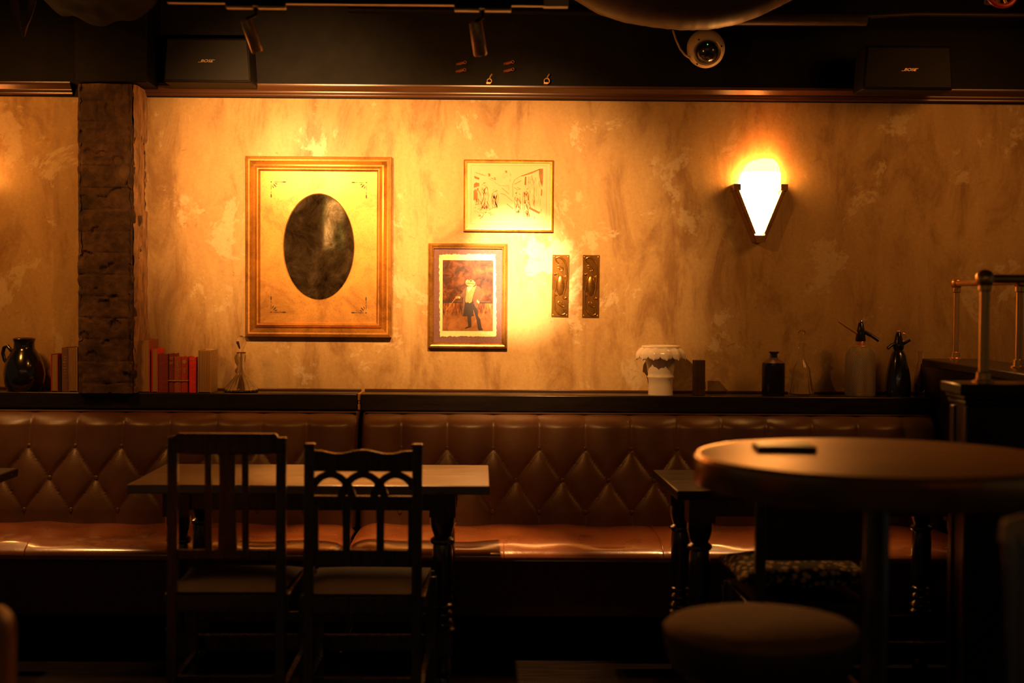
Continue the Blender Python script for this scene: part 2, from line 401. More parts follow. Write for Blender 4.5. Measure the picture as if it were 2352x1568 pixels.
        if smooth:
            me.shade_smooth(); me.set_sharp_from_angle(angle=math.radians(angle))
        o = bpy.data.objects.new(name, me); C.objects.link(o); o.location = loc; o.rotation_euler = (0, 0, rot)
        if parent: o.parent = parent
        if bevel:
            b = o.modifiers.new('bevel', 'BEVEL'); b.width = bevel; b.segments = seg; b.limit_method = 'ANGLE'; b.angle_limit = math.radians(40)
        return o
def thing(name, label, cat, loc=(0, 0, 0), rot=0, group=None):
    o = bpy.data.objects.new(name, None); C.objects.link(o); o.location = loc; o.rotation_euler = (0, 0, rot)
    o.empty_display_size = .05
    return tag(o, label, cat, group)
def tag(o, label, cat, group=None):
    o['label'] = label; o['category'] = cat
    if group: o['group'] = group
    return o
def struct(o): o['kind'] = 'structure'; return o
def dup(root, loc, rot, label, group=None):
    r = root.copy(); C.objects.link(r); r.location = loc; r.rotation_euler = (0, 0, rot); r['label'] = label
    if group: r['group'] = group
    for ch in list(root.children):
        c = ch.copy(); C.objects.link(c); c.parent = r
        for g in list(ch.children):
            d = g.copy(); C.objects.link(d); d.parent = c
    return r
def arc(c, rx, rz, a0, a1, n):
    return [(c[0]+rx*math.cos(a0+(a1-a0)*i/n), c[1]+rz*math.sin(a0+(a1-a0)*i/n)) for i in range(n+1)]

# ---------------------------------------------------------------- room shell
WY = 6.40
struct(MB().box((-4.6, WY, 0), (4.6, WY+.12, PZ(223, WY))).build('wall_back', 'plaster', smooth=False))
ZC = PZ(225, WY)
struct(MB().box((-4.6, WY-.012, ZC-.01), (4.6, WY+.12, 3.05)).build('wall_upper', 'black', smooth=False))
struct(MB().box((-4.6, -3.2, -.1), (4.6, WY+.12, 0)).build('floor', 'floorwood', smooth=False))
struct(MB().box((-4.6, -3.2, 3.05), (4.6, WY+.12, 3.15)).build('ceiling', 'ceil', smooth=False))
struct(MB().box((-4.6, -3.2, 0), (4.6, -3.1, 3.05)).build('wall_front', 'panelbrown', smooth=False))
# cornice, two runs either side of the pillar
def cornice(name, x0, x1, z):
    prof = [(0, 0), (.010, 0), (.013, .004), (.013, .007), (.020, .008), (.022, .012), (.022, .015), (.030, .020), (.040, .026), (.042, .030), (.042, .034), (.034, .035), (0, .035)]
    m = MB(); k = len(prof)
    vs = [(x, WY-.012-o_*1.25, z+h*1.55) for x in (x0, x1) for o_, h in prof]
    fs = [(i, i+k, (i+1) % k+k, (i+1) % k) for i in range(k)]+[tuple(range(k)), tuple(range(2*k-1, k-1, -1))]
    m.add(vs, fs); return struct(m.build(name, 'cornice', angle=25))
cornice('trim_1', -4.6, PX(172, WY), ZC-.006); cornice('trim_2', PX(338, WY), 4.6, ZC-.006)
# painted black casing over the pillar
struct(MB().box((PX(172, 6.15), 6.15, PZ(188, 6.15, 250)), (PX(345, 6.2), WY, 3.05)).build('trim_3', 'black', bevel=.004))

# brick pillar: closed ring of columns with coursed, eroded surface
def pillar():
    xa, xb = PX(181, 6.19), PX(305, 6.17); y0 = 6.175; z0, z1 = .992, PZ(190, 6.15, 250)
    per = []                                              # perimeter samples
    nf = 46; ns = 40
    for i in range(ns): per.append((xa, WY-(WY-y0)*i/ns, -1, 0))
    for i in range(nf): per.append((xa+(xb-xa)*i/nf, y0, 0, -1))
    for i in range(ns+1): per.append((xb, y0+(WY-y0)*i/ns, 1, 0))
    nz = 240; nu = len(per)
    def fn(i, j):
        x, y, nx, ny = per[i]; z = z0+(z1-z0)*j/(nz-1)
        course = .094; zz = z+.012*noise.noise(Vector((x*6, y*6, z*2)))
        k = math.floor(zz/course); fz = zz/course-k
        u = (x-xa)+(y-y0)
        bl = .115 if k % 2 else .19
        fu = ((u+.07*(k % 3))/bl) % 1
        groove = max(0, 1-min(fz, 1-fz)*course/.006)*(.35+.65*(noise.noise(Vector((u*9, k*3.1, 0)))+.5)) + .7*max(0, 1-min(fu, 1-fu)*bl/.007)*(noise.noise(Vector((k*5.3, math.floor((u+.07)/bl), 4)))*.5+.6)
        d = .010*noise.noise(Vector((x*14, y*14, z*14)))+.007*noise.noise(Vector((x*38, y*38, z*38)))+.006*noise.noise(Vector((k*7.7, math.floor(u/bl)*3.3, 1)))
        d -= .008*groove
        if noise.noise(Vector((x*20, y*20+5, z*20))) > .38: d -= .010
        if min(abs(x-xa), abs(x-xb)) < .02 and y < y0+.02: d -= .006+.006*abs(noise.noise(Vector((x*30, k*1.0, z*25))))
        d = min(d, .008)
        if y > WY-.01: d = 0
        return (x+nx*d, y+ny*d, z)
    m = MB(); m.grid(fn, nu, nz)
    o = m.build('brick_pillar', 'brick', angle=60)
    o.location = (0, 0, 0)
    tag(o, 'rough bare brick pillar rising from the ledge to the black ceiling casing', 'pillar')
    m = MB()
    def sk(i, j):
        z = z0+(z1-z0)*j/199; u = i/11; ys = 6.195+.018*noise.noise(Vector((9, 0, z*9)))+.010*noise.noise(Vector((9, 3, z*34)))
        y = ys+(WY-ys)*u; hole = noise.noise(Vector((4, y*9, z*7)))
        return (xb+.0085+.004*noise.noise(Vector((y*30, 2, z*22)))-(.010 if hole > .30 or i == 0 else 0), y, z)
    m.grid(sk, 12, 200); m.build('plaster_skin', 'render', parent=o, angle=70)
    # broken plaster lip along both joints with the wall
    for xs, sg, nm in ((xa, -1, 1), (PX(336, WY), 1, 2)):
        m = MB(); pts = []
        zz = z0
        def fl(i, j):
            z = z0+(ZC-z0)*j/149
            wd = .010+.012*noise.noise(Vector((nm*3, 0, z*16)))+.006*noise.noise(Vector((nm*3, 0, z*50)))
            u = [0, 0, .3, 1][i]; hgt = [0, .008, .010, 0][i]
            return (xs+sg*(-.012+.0)+sg*u*(.012+wd), WY-hgt, z)
        m.grid(fl, 4, 150)
        l = m.build('plaster_edge', 'plaster', parent=o)
pillar()

# ledges, left and right of the joint
def ledge(x0, x1, yf, label):
    z = PZ(901, WY-.0, 1140)                              # top height
    z = .9935
    t = thing('ledge_shelf', label, 'ledge', ((x0+x1)/2, WY, z), 0, 'ledge above the banquettes')
    m = MB(); xo = (x0+x1)/2; h = .073
    m.box((x0-xo, yf-WY, -h), (x1-xo, 0, 0)); m.build('shelf_board', 'black_sheen', t, bevel=.005)
    m = MB(); m.box((x0-xo, -.016, 0), (x1-xo, 0, .010)); m.build('back_strip', 'cornice', t, bevel=.002)
    return t
XJ = PX(823, 6.2)
ledge(-3.6, XJ-.004, 6.215, 'long black ledge left of the joint, carrying the jug and old books')
ledge(XJ+.012, 1.90, 6.185, 'long black ledge right of the joint, carrying the vase and soda syphons')
LZ = .9935
m = MB(); m.box((-.006, 0, -.07), (.006, .15, -.045)); m.box((-.004, .004, -.043), (.004, .15, -.030)); m.box((-.006, 0, -.028), (.006, .15, .001))
tag(m.build('joint_trim', 'brass', loc=(XJ+.004, 6.205, LZ), bevel=.001), 'small stepped moulding closing the gap between the two ledges', 'trim')

# ---------------------------------------------------------------- banquettes
TW = .1965
def tuft(u, v, H):                                        # u along, v down from the first button row
    if v < 0: a = b = u/TW
    elif v > 2*H: a = b = u/TW
    else: a = u/TW+v/(2*H); b = u/TW-v/(2*H)
    s_ = abs(math.sin(PI*a)*math.sin(PI*b))
    return s_**.30
def banquette(x0, x1, ub, label):
    t = thing('banquette', label, 'banquette', ((x0+x1)/2, 6.3, 0), 0, 'brown leather banquettes along the wall')
    xo = (x0+x1)/2; yo = 6.3
    ztop, zbot = .919, .44; zb1 = PZ(1027, 6.10, 1140); H = .131
    yt, yb = 6.105, 5.985
    nu = int((x1-x0)/.0085); nv = 78
    def surf(x, z, amp=1):
        v = zb1-z; h = tuft(x-ub, v, H)
        k = (z-zbot)/(ztop-zbot); y = yb+(yt-yb)*k
        top = max(0, (z-(ztop-.055))/.055); ro = .085*(1-math.sqrt(max(0, 1-top*top)))
        e = min(x-x0, x1-x); ed = max(0, 1-e/.035); re = .05*(1-math.sqrt(max(0, 1-ed*ed)))
        hh = .030*h*(1-.6*top)
        if v > 2*H: hh *= max(.45, 1-(v-2*H)/.2)
        return y-hh+ro+re
    m = MB()
    def fn(i, j):
        x = x0+(x1-x0)*i/(nu-1); z = zbot+(ztop-zbot)*j/(nv-1)
        return (x-xo, surf(x, z)-yo, z)
    m.grid(fn, nu, nv)
    bk = m.build('tufted_back', 'leather', t, angle=80)
    m = MB(); m.box((x0+.012-xo, 6.14-yo, .1), (x1-.012-xo, 6.34-yo, .915)); m.build('back_frame', 'black', t)
    proto = None
    for r in range(3):
        off = 0 if r != 1 else TW/2
        k0 = math.ceil((x0+.03-ub-off)/TW); k = k0
        while ub+off+k*TW < x1-.03:
            x = ub+off+k*TW; z = zb1-r*H; y = surf(x, z+.001)
            if proto is None:
                b = MB(); b.sphere((0, 0, 0), .0105, 8, sc=(1, .55, 1)); proto = b.build('button', 'leather', bk)
                o = proto
            else:
                o = proto.copy(); C.objects.link(o); o.parent = bk
            o.location = (x-xo, y-.006-yo, z); k += 1
    # seat: rounded roll section with rounded ends
    def section(k, e):
        pass
    prof = []
    yf = 5.50; zs = .462; zl = .398
    prof.append((6.03, zs-.02)); prof.append((6.0, zs-.006)); 
    for q in range(6): prof.append((5.96-.30*q/6, zs+.003*math.sin(PI*q/6)))
    for q in range(15):
        a = PI/2+ (PI*.60)*q/14; prof.append((5.665+.165*math.cos(a), zs-.055+.055*math.sin(a)))
    prof.append((5.54, zl-.012))
    ns = int((x1-x0)/.02); m = MB()
    xs = []
    for q in range(9): xs.append(x0+.10*(1-math.cos(PI/2*q/8)))
    xs += [x0+.10+(x1-x0-.2)*q/ns for q in range(1, ns)]
    for q in range(9): xs.append(x1-.10*(1-math.cos(PI/2*(8-q)/8)))
    def fs_(i, j):
        x = xs[i]; y, z = prof[j]
        e = min(x-x0, x1-x); ed = max(0, 1-e/.10); rr = 1-math.sqrt(max(0, 1-ed*ed))
        sag = .004*math.sin(x*9)+.003*math.sin(x*23+1)
        yc, zc = 5.80, .41
        f = 1-.45*rr
        z2 = zl-.02+(z+sag*(z > .44)-zl+.02)*f; y2 = yc+(y-yc)*(1-.22*rr) if y < yc else y
        # stitched seams
        sm = min(abs(x-s_) for s_ in seams)
        if sm < .012 and z > .38: z2 -= .003*(1-sm/.012); y2 += .003*(1-sm/.012)
        return (x-xo, y2-yo, z2)
    seams = [PX(62, 5.55), PX(1157, 5.55, 1240), PX(1527, 5.55), 9]
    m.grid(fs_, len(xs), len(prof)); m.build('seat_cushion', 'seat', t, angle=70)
    m = MB(); m.box((x0+.01-xo, 5.56-yo, .165), (x1-.01-xo, 6.2-yo, zl)); m.build('seat_base', 'base', t, bevel=.004)
    m = MB(); m.box((x0+.02-xo, 5.66-yo, 0), (x1-.02-xo, 6.2-yo, .165)); m.build('plinth', 'black', t)
    for s_ in seams:
        if x0+.05 < s_ < x1-.05:
            m = MB(); m.tube([(s_-xo, y-.001-yo, z+.001) for y, z in prof[2:-2]], .0022, 6); m.build('piping', 'seat', t)
UB = PX(1133, 6.09, 1027)
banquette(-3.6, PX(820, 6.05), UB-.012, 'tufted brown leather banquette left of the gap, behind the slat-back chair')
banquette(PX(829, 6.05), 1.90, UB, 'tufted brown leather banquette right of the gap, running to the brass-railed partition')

# ---------------------------------------------------------------- wall pictures
def wall_xz(x0, x1, y0, y1, D=6.39):
    a = P(x0, (y0+y1)/2, D); b = P(x1, (y0+y1)/2, D); c = P((x0+x1)/2, y0, D); d = P((x0+x1)/2, y1, D)
    return (a.x+b.x)/2, (c.z+d.z)/2, b.x-a.x, c.z-d.z
def mirror():
    cx, cz, W, H = wall_xz(565, 900, 360, 774)
    t = thing('framed_mirror', 'large gilt picture frame holding a dark oval mirror', 'mirror', (cx, WY-.001, cz))
    fw = .066*1.0
    prof = [(0, 0), (0, .026), (.003, .034), (.014, .038), (.021, .036), (.028, .029), (.036, .022), (.043, .024), (.049, .035), (.054, .041), (.059, .040), (.063, .033), (.066, .018)]
    m = MB(); m.frame(W, H, prof); m.build('frame', 'gold', t, angle=25)
    iw, ih = W/2-.066, H/2-.066
    ox, oz = P(732, 567, 6.38).x-cx, P(732, 567, 6.38).z-cz
    rx, rz = 82*6.38/F, 122.5*6.38/F
    n = 96; inn = []; out = []
    for i in range(n):
        a = 2*PI*i/n; dx, dz = math.cos(a), math.sin(a); inn.append((ox+rx*dx, oz+rz*dz))
        k = min(((iw if dx > 0 else -iw)-ox)/dx if abs(dx) > 1e-6 else 9, ((ih if dz > 0 else -ih)-oz)/dz if abs(dz) > 1e-6 else 9)
        out.append((ox+k*dx, oz+k*dz))
    for sx in (-1, 1):                                     # snap nearest samples to the corners
        for sz in (-1, 1):
            j = min(range(n), key=lambda q: (out[q][0]-sx*iw)**2+(out[q][1]-sz*ih)**2); out[j] = (sx*iw, sz*ih)
    m = MB(); vs = [(x, -.018, z) for x, z in out]+[(x, -.018, z) for x, z in inn]
    k2 = [(ox+(x-ox)*.975, oz+(z-oz)*.983) for x, z in inn]
    vs += [(x, -.012, z) for x, z in k2]
    fs = [(i, (i+1) % n, (i+1) % n+n, i+n) for i in range(n)]+[(i+n, (i+1) % n+n, (i+1) % n+2*n, i+2*n) for i in range(n)]
    m.add(vs, fs); m.build('gilt_panel', 'gold2', t, angle=20)
    m = MB(); vs = [(ox+(x-ox)*.985, -.0125, oz+(z-oz)*.99) for x, z in inn]; m.add(vs, [tuple(range(n))]); 
    m.build('oval_mirror', 'mirror', t, smooth=False)
    # corner sprays of dark leaves
    for sx in (-1, 1):
        for sz in (-1, 1):
            m = MB(); bx, bz = sx*(iw-.048), sz*(ih-.048) if sz > 0 else sz*(ih-.045)
            def leaf(x, z, l, wd, a):
                pts = [(l/2*math.cos(q*PI/6), wd/2*math.sin(q*PI/6)) for q in range(12)]
                ca, sa = math.cos(a), math.sin(a)
                m.prism([(bx-sx*(x+p*ca-r*sa), bz-sz*(z+p*sa+r*ca)) for p, r in pts], -.0192, -.0178)
            leaf(.024, 0, .026, .0022, 0); leaf(.058, 0, .018, .006, 0); leaf(.044, 0, .012, .0022, 0)
            leaf(0, .024, .026, .0022, PI/2); leaf(0, .062, .018, .006, PI/2); leaf(0, .046, .012, .0022, PI/2)
            leaf(.016, .016, .020, .0055, PI/4); leaf(.022, .008, .014, .004, .4); leaf(.008, .022, .014, .004, 1.17); leaf(0, 0, .006, .006, 0)
            o = m.build('corner_ornament', 'ornament', t, smooth=False)
mirror()

def sketch():
    cx, cz, W, H = wall_xz(1065, 1271, 367, 532)
    t = thing('framed_drawing', 'small landscape ink sketch in a thin gold frame, top of the wall group', 'picture', (cx, WY-.001, cz))
    m = MB(); m.frame(W, H, [(0, 0), (0, .012), (.003, .016), (.007, .013), (.009, .016), (.013, .015), (.015, .009), (.015, 0)]); m.build('frame', 'antique', t, angle=25)
    m = MB(); m.box((-W/2+.012, -.008, -H/2+.012), (W/2-.012, -.002, H/2-.012)); m.build('paper', 'paper', t, smooth=False)
    s_ = 7.127
    def q(X, Y):
        p = P(1040+X/s_, 340+Y/s_, 6.39); return p.x-cx, p.z-cz
    m = MB()
    def stroke(pts, wd=1.2):
        pts = [q(*p) for p in pts]
        for i in range(len(pts)-1):
            (x0, z0), (x1, z1) = pts[i], pts[i+1]; L = math.hypot(x1-x0, z1-z0) or 1e-6
            nx, nz = -(z1-z0)/L*wd*.0004, (x1-x0)/L*wd*.0004
            ex, ez = (x1-x0)/L*.0002, (z1-z0)/L*.0002
            m.prism([(x0-nx-ex, z0-nz-ez), (x1-nx+ex, z1-nz+ez), (x1+nx+ex, z1+nz+ez), (x0+nx-ex, z0+nz-ez)], -.0086, -.0079)
    def blob(pts): m.prism([q(*p) for p in pts], -.0087, -.0079)
    stroke([(300, 280), (1540, 290), (1525, 1250), (298, 1240), (300, 280)], .9)
    blob([(1412, 340), (1478, 335), (1475, 560), (1462, 640), (1436, 560), (1410, 440)]); blob([(1445, 660), (1468, 690), (1460, 780), (1440, 780)])
    blob([(1110, 455), (1420, 340), (1425, 355), (1280, 420), (1120, 465)]); blob([(1255, 960), (1430, 1050), (1415, 1078), (1250, 995)])
    blob([(1180, 470), (1205, 468), (1203, 610), (1172, 600)]); blob([(340, 700), (375, 670), (410, 740), (405, 820), (340, 860)])
    blob([(345, 590), (380, 560), (435, 575), (430, 610), (380, 640), (345, 650)]); blob([(350, 455), (435, 485), (430, 520), (355, 490)])
    blob([(580, 410), (612, 420), (612, 460), (585, 465)]); blob([(1225, 760), (1250, 790), (1250, 860), (1225, 850)])
    blob([(850, 370), (890, 368), (890, 400), (870, 410)])
    stroke([(1110, 460), (1010, 520), (980, 600), (985, 800)], 2); stroke([(1290, 440), (1330, 600), (1330, 940)], 2.2)
    stroke([(370, 400), (540, 455)], 2); stroke([(440, 400), (445, 430)]); stroke([(480, 410), (485, 445)]); stroke([(630, 490), (700, 520), (680, 480), (700, 490)], 3)
    stroke([(600, 500), (770, 615), (915, 615), (915, 690)]); stroke([(800, 650), (920, 750)], 2.4); stroke([(780, 740), (850, 760), (980, 870)], 2); stroke([(880, 910), (985, 990)], 3)
    stroke([(1010, 590), (1120, 535)], 3); stroke([(1000, 640), (1050, 680), (1110, 670), (1050, 640)], 2)
    rnd = random.Random(3)
    def figure(cx_, top, bot, wd, bend=0, dens=26):
        h = bot-top
        for _ in range(9):
            a = rnd.uniform(0, 6.28); r = rnd.uniform(18, 36); x = cx_+bend*.4+math.cos(a)*r; y = top+40+math.sin(a)*r
            stroke([(x, y), (x+rnd.uniform(-22, 22), y+rnd.uniform(-10, 26))], rnd.uniform(1, 3.4))
        for _ in range(dens):
            y = top+80+rnd.random()*(h-90); k = (y-top)/h; x = cx_+rnd.uniform(-wd, wd)*.6*(1-.3*k)
            l = rnd.uniform(30, 95); d_ = rnd.uniform(-.35, .45)
            stroke([(x, y), (x+l*d_, min(bot, y+l*.6)), (x+l*d_*1.2, min(bot, y+l))], rnd.uniform(.8, 5))
        stroke([(cx_-wd*.6, top+100), (cx_-wd*.75, top+h*.55), (cx_-wd*.45, bot)], 2)
        stroke([(cx_+wd*.5, top+95), (cx_+wd*.8, top+h*.5), (cx_+wd*.4, bot)], 2)
    figure(395, 560, 930, 50, dens=16); figure(520, 545, 990, 85, dens=34); figure(690, 640, 980, 75, dens=24); figure(1060, 700, 1060, 70, dens=26); figure(1195, 620, 1130, 70, dens=30)
    for _ in range(46):
        x = rnd.uniform(1210, 1450); y = rnd.uniform(450, 900); l = rnd.uniform(40, 130); stroke([(x, y), (x+rnd.uniform(-8, 8), y+l)], rnd.uniform(.5, 1.5))
    for _ in range(60):
        x = rnd.uniform(350, 680); y = rnd.uniform(960, 1150); stroke([(x, y), (x+rnd.uniform(-30, 40), y+rnd.uniform(-24, 24))], rnd.uniform(.8, 3))
    for _ in range(26):
        x = rnd.uniform(1010, 1470); y = rnd.uniform(960, 1130); stroke([(x, y), (x+rnd.uniform(-10, 16), y+rnd.uniform(15, 50))], rnd.uniform(.8, 2.2))
    for _ in range(16):
        x = rnd.uniform(790, 960); y = rnd.uniform(380, 520); stroke([(x, y), (x+4, y+rnd.uniform(15, 50))], .8)
    m.build('ink_drawing', 'ink', t, smooth=False)
sketch()

def portrait():
    cx, cz, W, H = wall_xz(984, 1165, 559, 799)
    t = thing('framed_portrait', 'framed portrait of a frog in coat and waistcoat with a walking stick', 'picture', (cx, WY-.001, cz))
    m = MB(); m.frame(W, H, [(0, 0), (0, .020), (.003, .026), (.009, .030), (.015, .028), (.020, .022), (.022, .023), (.024, .018), (.024, 0)]); m.build('frame', 'antique', t, angle=25)
    m = MB(); m.box((-W/2+.02, -.012, -H/2+.02), (W/2-.02, -.004, H/2-.02)); m.build('mount_board', 'mat_purple', t, smooth=False)
    s_ = 5.409
    def q(X, Y):
        p = P(960+X/s_, 540+Y/s_, 6.385); return p.x-cx, p.z-cz
    rnd = random.Random(5)
    edge = []
    for (x0, y0), (x1, y1) in (((262, 240), (965, 232)), ((965, 232), (975, 1255)), ((975, 1255), (270, 1258)), ((270, 1258), (262, 240))):
        for i in range(40):
            k = i/40; bl = rnd.uniform(-7, 7)-8*(abs(k-.5) < .3)*0; edge.append(q(x0+(x1-x0)*k+bl, y0+(y1-y0)*k+rnd.uniform(-7, 7)))
    m = MB(); m.prism(edge, -.0135, -.0118); m.build('deckle_paper', 'deckle', t, smooth=False)
    a = q(308, 308); b = q(930, 1190); pc = ((a[0]+b[0])/2, (a[1]+b[1])/2)
    pt = MB(); pt.box((a[0]-pc[0], -.0008, b[1]-pc[1]), (b[0]-pc[0], .0006, a[1]-pc[1]))
    pic = pt.build('painting', 'portrait', t, loc=(pc[0], -.0138, pc[1]), smooth=False)
    m = MB(); lay = [0]
    def poly(pts, mi):
        lay[0] += 1; y = -.0150-.00004*lay[0]
        m.prism([(lambda w_: (w_[0]-pc[0], w_[1]-pc[1]))(q(*p)) for p in pts], y+.0138, -.0008, mi)
    # 0 coat 1 waistcoat 2 trousers 3 skin 4 white
    poly([(312, 822), (470, 830), (700, 828), (925, 830), (925, 848), (700, 846), (312, 838)], 2)
    poly([(545, 770), (600, 800), (700, 1000), (655, 1010), (560, 1005), (548, 990)], 2)
    poly([(605, 840), (690, 850), (690, 1000), (662, 1010), (664, 1140), (600, 1160), (578, 1155), (625, 1130), (612, 1000)], 2)
    poly([(640, 840), (730, 860), (745, 1000), (775, 1050), (790, 1150), (808, 1175), (760, 1182), (745, 1165), (730, 1060), (690, 920)], 2)
    poly([(600, 640), (560, 680), (545, 725), (490, 750), (480, 780), (520, 775), (565, 760), (552, 870), (540, 985), (556, 1010), (575, 900), (590, 780)], 0)
    poly([(690, 640), (750, 632), (780, 660), (808, 740), (800, 790), (760, 830), (745, 900), (735, 920), (705, 880), (680, 790), (665, 700)], 0)
    poly([(606, 650), (700, 640), (690, 720), (668, 830), (640, 845), (620, 832), (600, 838), (588, 820)], 1)
    poly([(612, 640), (680, 640), (625, 712)], 4); poly([(735, 800), (768, 830), (755, 850), (728, 822)], 4); poly([(505, 755), (528, 770), (515, 790), (500, 780)], 4)
    poly([(590, 585), (600, 555), (620, 550), (635, 562), (655, 550), (690, 560), (715, 590), (712, 615), (680, 640), (625, 632), (594, 605)], 3)
    poly([(462, 765), (490, 752), (505, 768), (488, 792), (466, 786)], 3)
    poly([(648, 562), (662, 556), (672, 566), (662, 576), (650, 574)], 2); poly([(596, 592), (700, 600), (696, 606), (600, 598)], 2)
    poly([(466, 775), (474, 781), (352, 938), (347, 932)], 1); poly([(700, 640), (730, 620), (690, 730), (666, 770)], 1)
    m.build('frog_figure', ['coat', 'waist', 'trouser', 'frog', 'cravat'], pic, smooth=False)
portrait()

def finger_plate(px0, px1, py0, py1, label, tilt):
    cx, cz, W, H = wall_xz(px0, px1, py0, py1)
    t = thing('finger_plate', label, 'wall plate', (cx, WY-.001, cz), 0, 'pressed brass door plates'); t.rotation_euler = (0, tilt, 0)
    m = MB(); m.prism([(-W/2, -H/2), (W/2, -H/2), (W/2, H/2), (-W/2, H/2)], -.003, 0); m.build('plate', 'plate', t, bevel=.0012)
    m = MB()
    def q(u, v): return ((u-.5)*W, -.0032, (.5-v)*H)      # u,v 0..1 from top left
    m.sphere(q(.5, .49), 1, 12, sc=(W*.26, .008, H*.165))
    def swirl(pts, r):
        pp = [Vector(q(*p)) for p in pts]; out = []
        for i in range(len(pp)-1):
            p0, p1, p2, p3 = pp[max(0, i-1)], pp[i], pp[i+1], pp[min(len(pp)-1, i+2)]
            for k in range(6):
                s = k/6; out.append(.5*((2*p1)+(p2-p0)*s+(2*p0-5*p1+4*p2-p3)*s*s+(3*p1-p0-3*p2+p3)*s**3))
        out.append(pp[-1]); n = len(out)
        m.tube(out, [1.7*r*(.35+.65*math.sin(PI*(.08+.84*i/(n-1)))) for i in range(n)], 8)
    for flip in (0, 1):
        g = (lambda p: p) if not flip else (lambda p: (1-p[0], 1-p[1]))
        swirl([g(p) for p in [(.38, .14), (.22, .10), (.2, .06), (.4, .035), (.62, .07), (.78, .14), (.84, .24), (.86, .34), (.82, .46), (.76, .58), (.66, .655)]], .0028)
        swirl([g(p) for p in [(.18, .315), (.26, .295), (.34, .32), (.3, .37), (.24, .45), (.2, .56), (.14, .68), (.16, .8)]], .0022)
        swirl([g(p) for p in [(.25, .18), (.36, .165), (.5, .19), (.62, .215), (.6, .245), (.46, .25)]], .0022)
        swirl([g(p) for p in [(.3, .2), (.42, .22), (.46, .25)]], .0018)
        a = g((.17, .31)); m.sphere(q(*a), .0065, 8, sc=(1, .8, 1))
        for k in range(3): swirl([g(p) for p in [(.66+.06*k, .35-.012*k), (.74+.05*k, .355), (.79+.03*k, .40)]], .0016)
    m.build('relief', 'plate', t, angle=60)
    for u in (.09, .9):
        for v in (.03, .965):
            b = MB(); b.sphere(q(u, v), .0032, 6, sc=(1, .7, 1)); b.build('screw', 'brass', t)
finger_plate(1268, 1307, 585, 728, 'pressed brass finger plate, the left one nearer the frog portrait', .012)
finger_plate(1338, 1377, 585.5, 729.5, 'pressed brass finger plate, the right one nearer the wall light', .003)

# ---------------------------------------------------------------- sconces
def sconce(pcx, label, on=9):
    c = P(pcx, 460, 6.39); s_ = 6.30/F
    t = thing('wall_sconce', label, 'wall lamp', (c.x, WY-.001, c.z), 0, 'art deco wall lights')
    X = lambda px: (px-1737)*s_
    Z = lambda py: (460-py)*s_
    for sg in (-1, 1):                                      # V arms: two stepped rails each
        m = MB()
        def bar(x0, z0, x1, z1, wd, y0, y1):
            L = math.hypot(x1-x0, z1-z0); nx, nz = -(z1-z0)/L*wd/2, (x1-x0)/L*wd/2
            m.prism([(sg*(x0-nx), z0-nz), (sg*(x1-nx), z1-nz), (sg*(x1+nx), z1+nz), (sg*(x0+nx), z0+nz)], y0, y1)
        bar(X(1737+9), Z(556), X(1737+60), Z(432), .013, -.075, -.002)
        bar(X(1737+12), Z(540), X(1737+53), Z(438), .012, -.083, -.02)
        m.box((min(sg*X(1737+46), sg*X(1737+63)), -.088, Z(440)), (max(sg*X(1737+46), sg*X(1737+63)), -.0, Z(425)))
        m.build('bracket_arm', 'antique', t, smooth=False, bevel=.0015)
    m = MB(); m.prism([(X(1737-13), Z(543)), (X(1737+13), Z(543)), (X(1737+8), Z(559)), (X(1737-8), Z(559))], -.088, 0); m.build('foot_cup', 'antique', t, bevel=.001)
    m = MB(); m.prism([(X(1737-52), Z(436)), (X(1737+52), Z(436)), (X(1737+6), Z(552)), (X(1737-6), Z(552))], -.02, 0); m.build('back_plate', 'brass', t, bevel=.001)
    # bowed glass slip shade: half-round section, width from silhouette
    def wdt(k):                                              # k 0 bottom .. 1 top -> (x left, x right, z)
        z = Z(548+(367-548)*k)
        pts = [(0, 8, 8), (.1, 12, 12), (.3, 27, 27), (.55, 44, 44), (.68, 46, 49), (.8, 41, 50), (.88, 34, 48), (.93, 28, 45), (.965, 21, 42), (.985, 14, 38), (1, 2, 32)]
        for (a, l0, r0), (b, l1, r1) in zip(pts, pts[1:]):
            if k <= b: f = (k-a)/(b-a); f = f*f*(3-2*f)*.5+f*.5; return -(l0+(l1-l0)*f)*s_, (r0+(r1-r0)*f)*s_, z
        return 0, 0, z
    nv = 40; nu = 17
    def part(k0, k1, name, mt, off=0):
        m = MB()
        def fn(i, j):
            k = k0+(k1-k0)*j/(nv-1); l, r, z = wdt(k); u = i/(nu-1); x = l+(r-l)*u
            dpt = .028+.062*math.sin(PI*u)**.7*min(1, .35+k*1.2)
            return (x, -dpt, z)
        m.grid(fn, nu, nv); o = m.build(name, mt, t, angle=80)
        sm = o.modifiers.new('solid', 'SOLIDIFY'); sm.thickness = .004; sm.offset = 0
    part(0.0, .84, 'glass_shade', 'shade'); part(.84, 1.0, 'shade_rim', 'shadeclear')
sconce(1740, 'glowing glass wall light held in a V-shaped brass bracket')
sconce(-95, 'glowing wall light left of the brick pillar, at the picture edge')

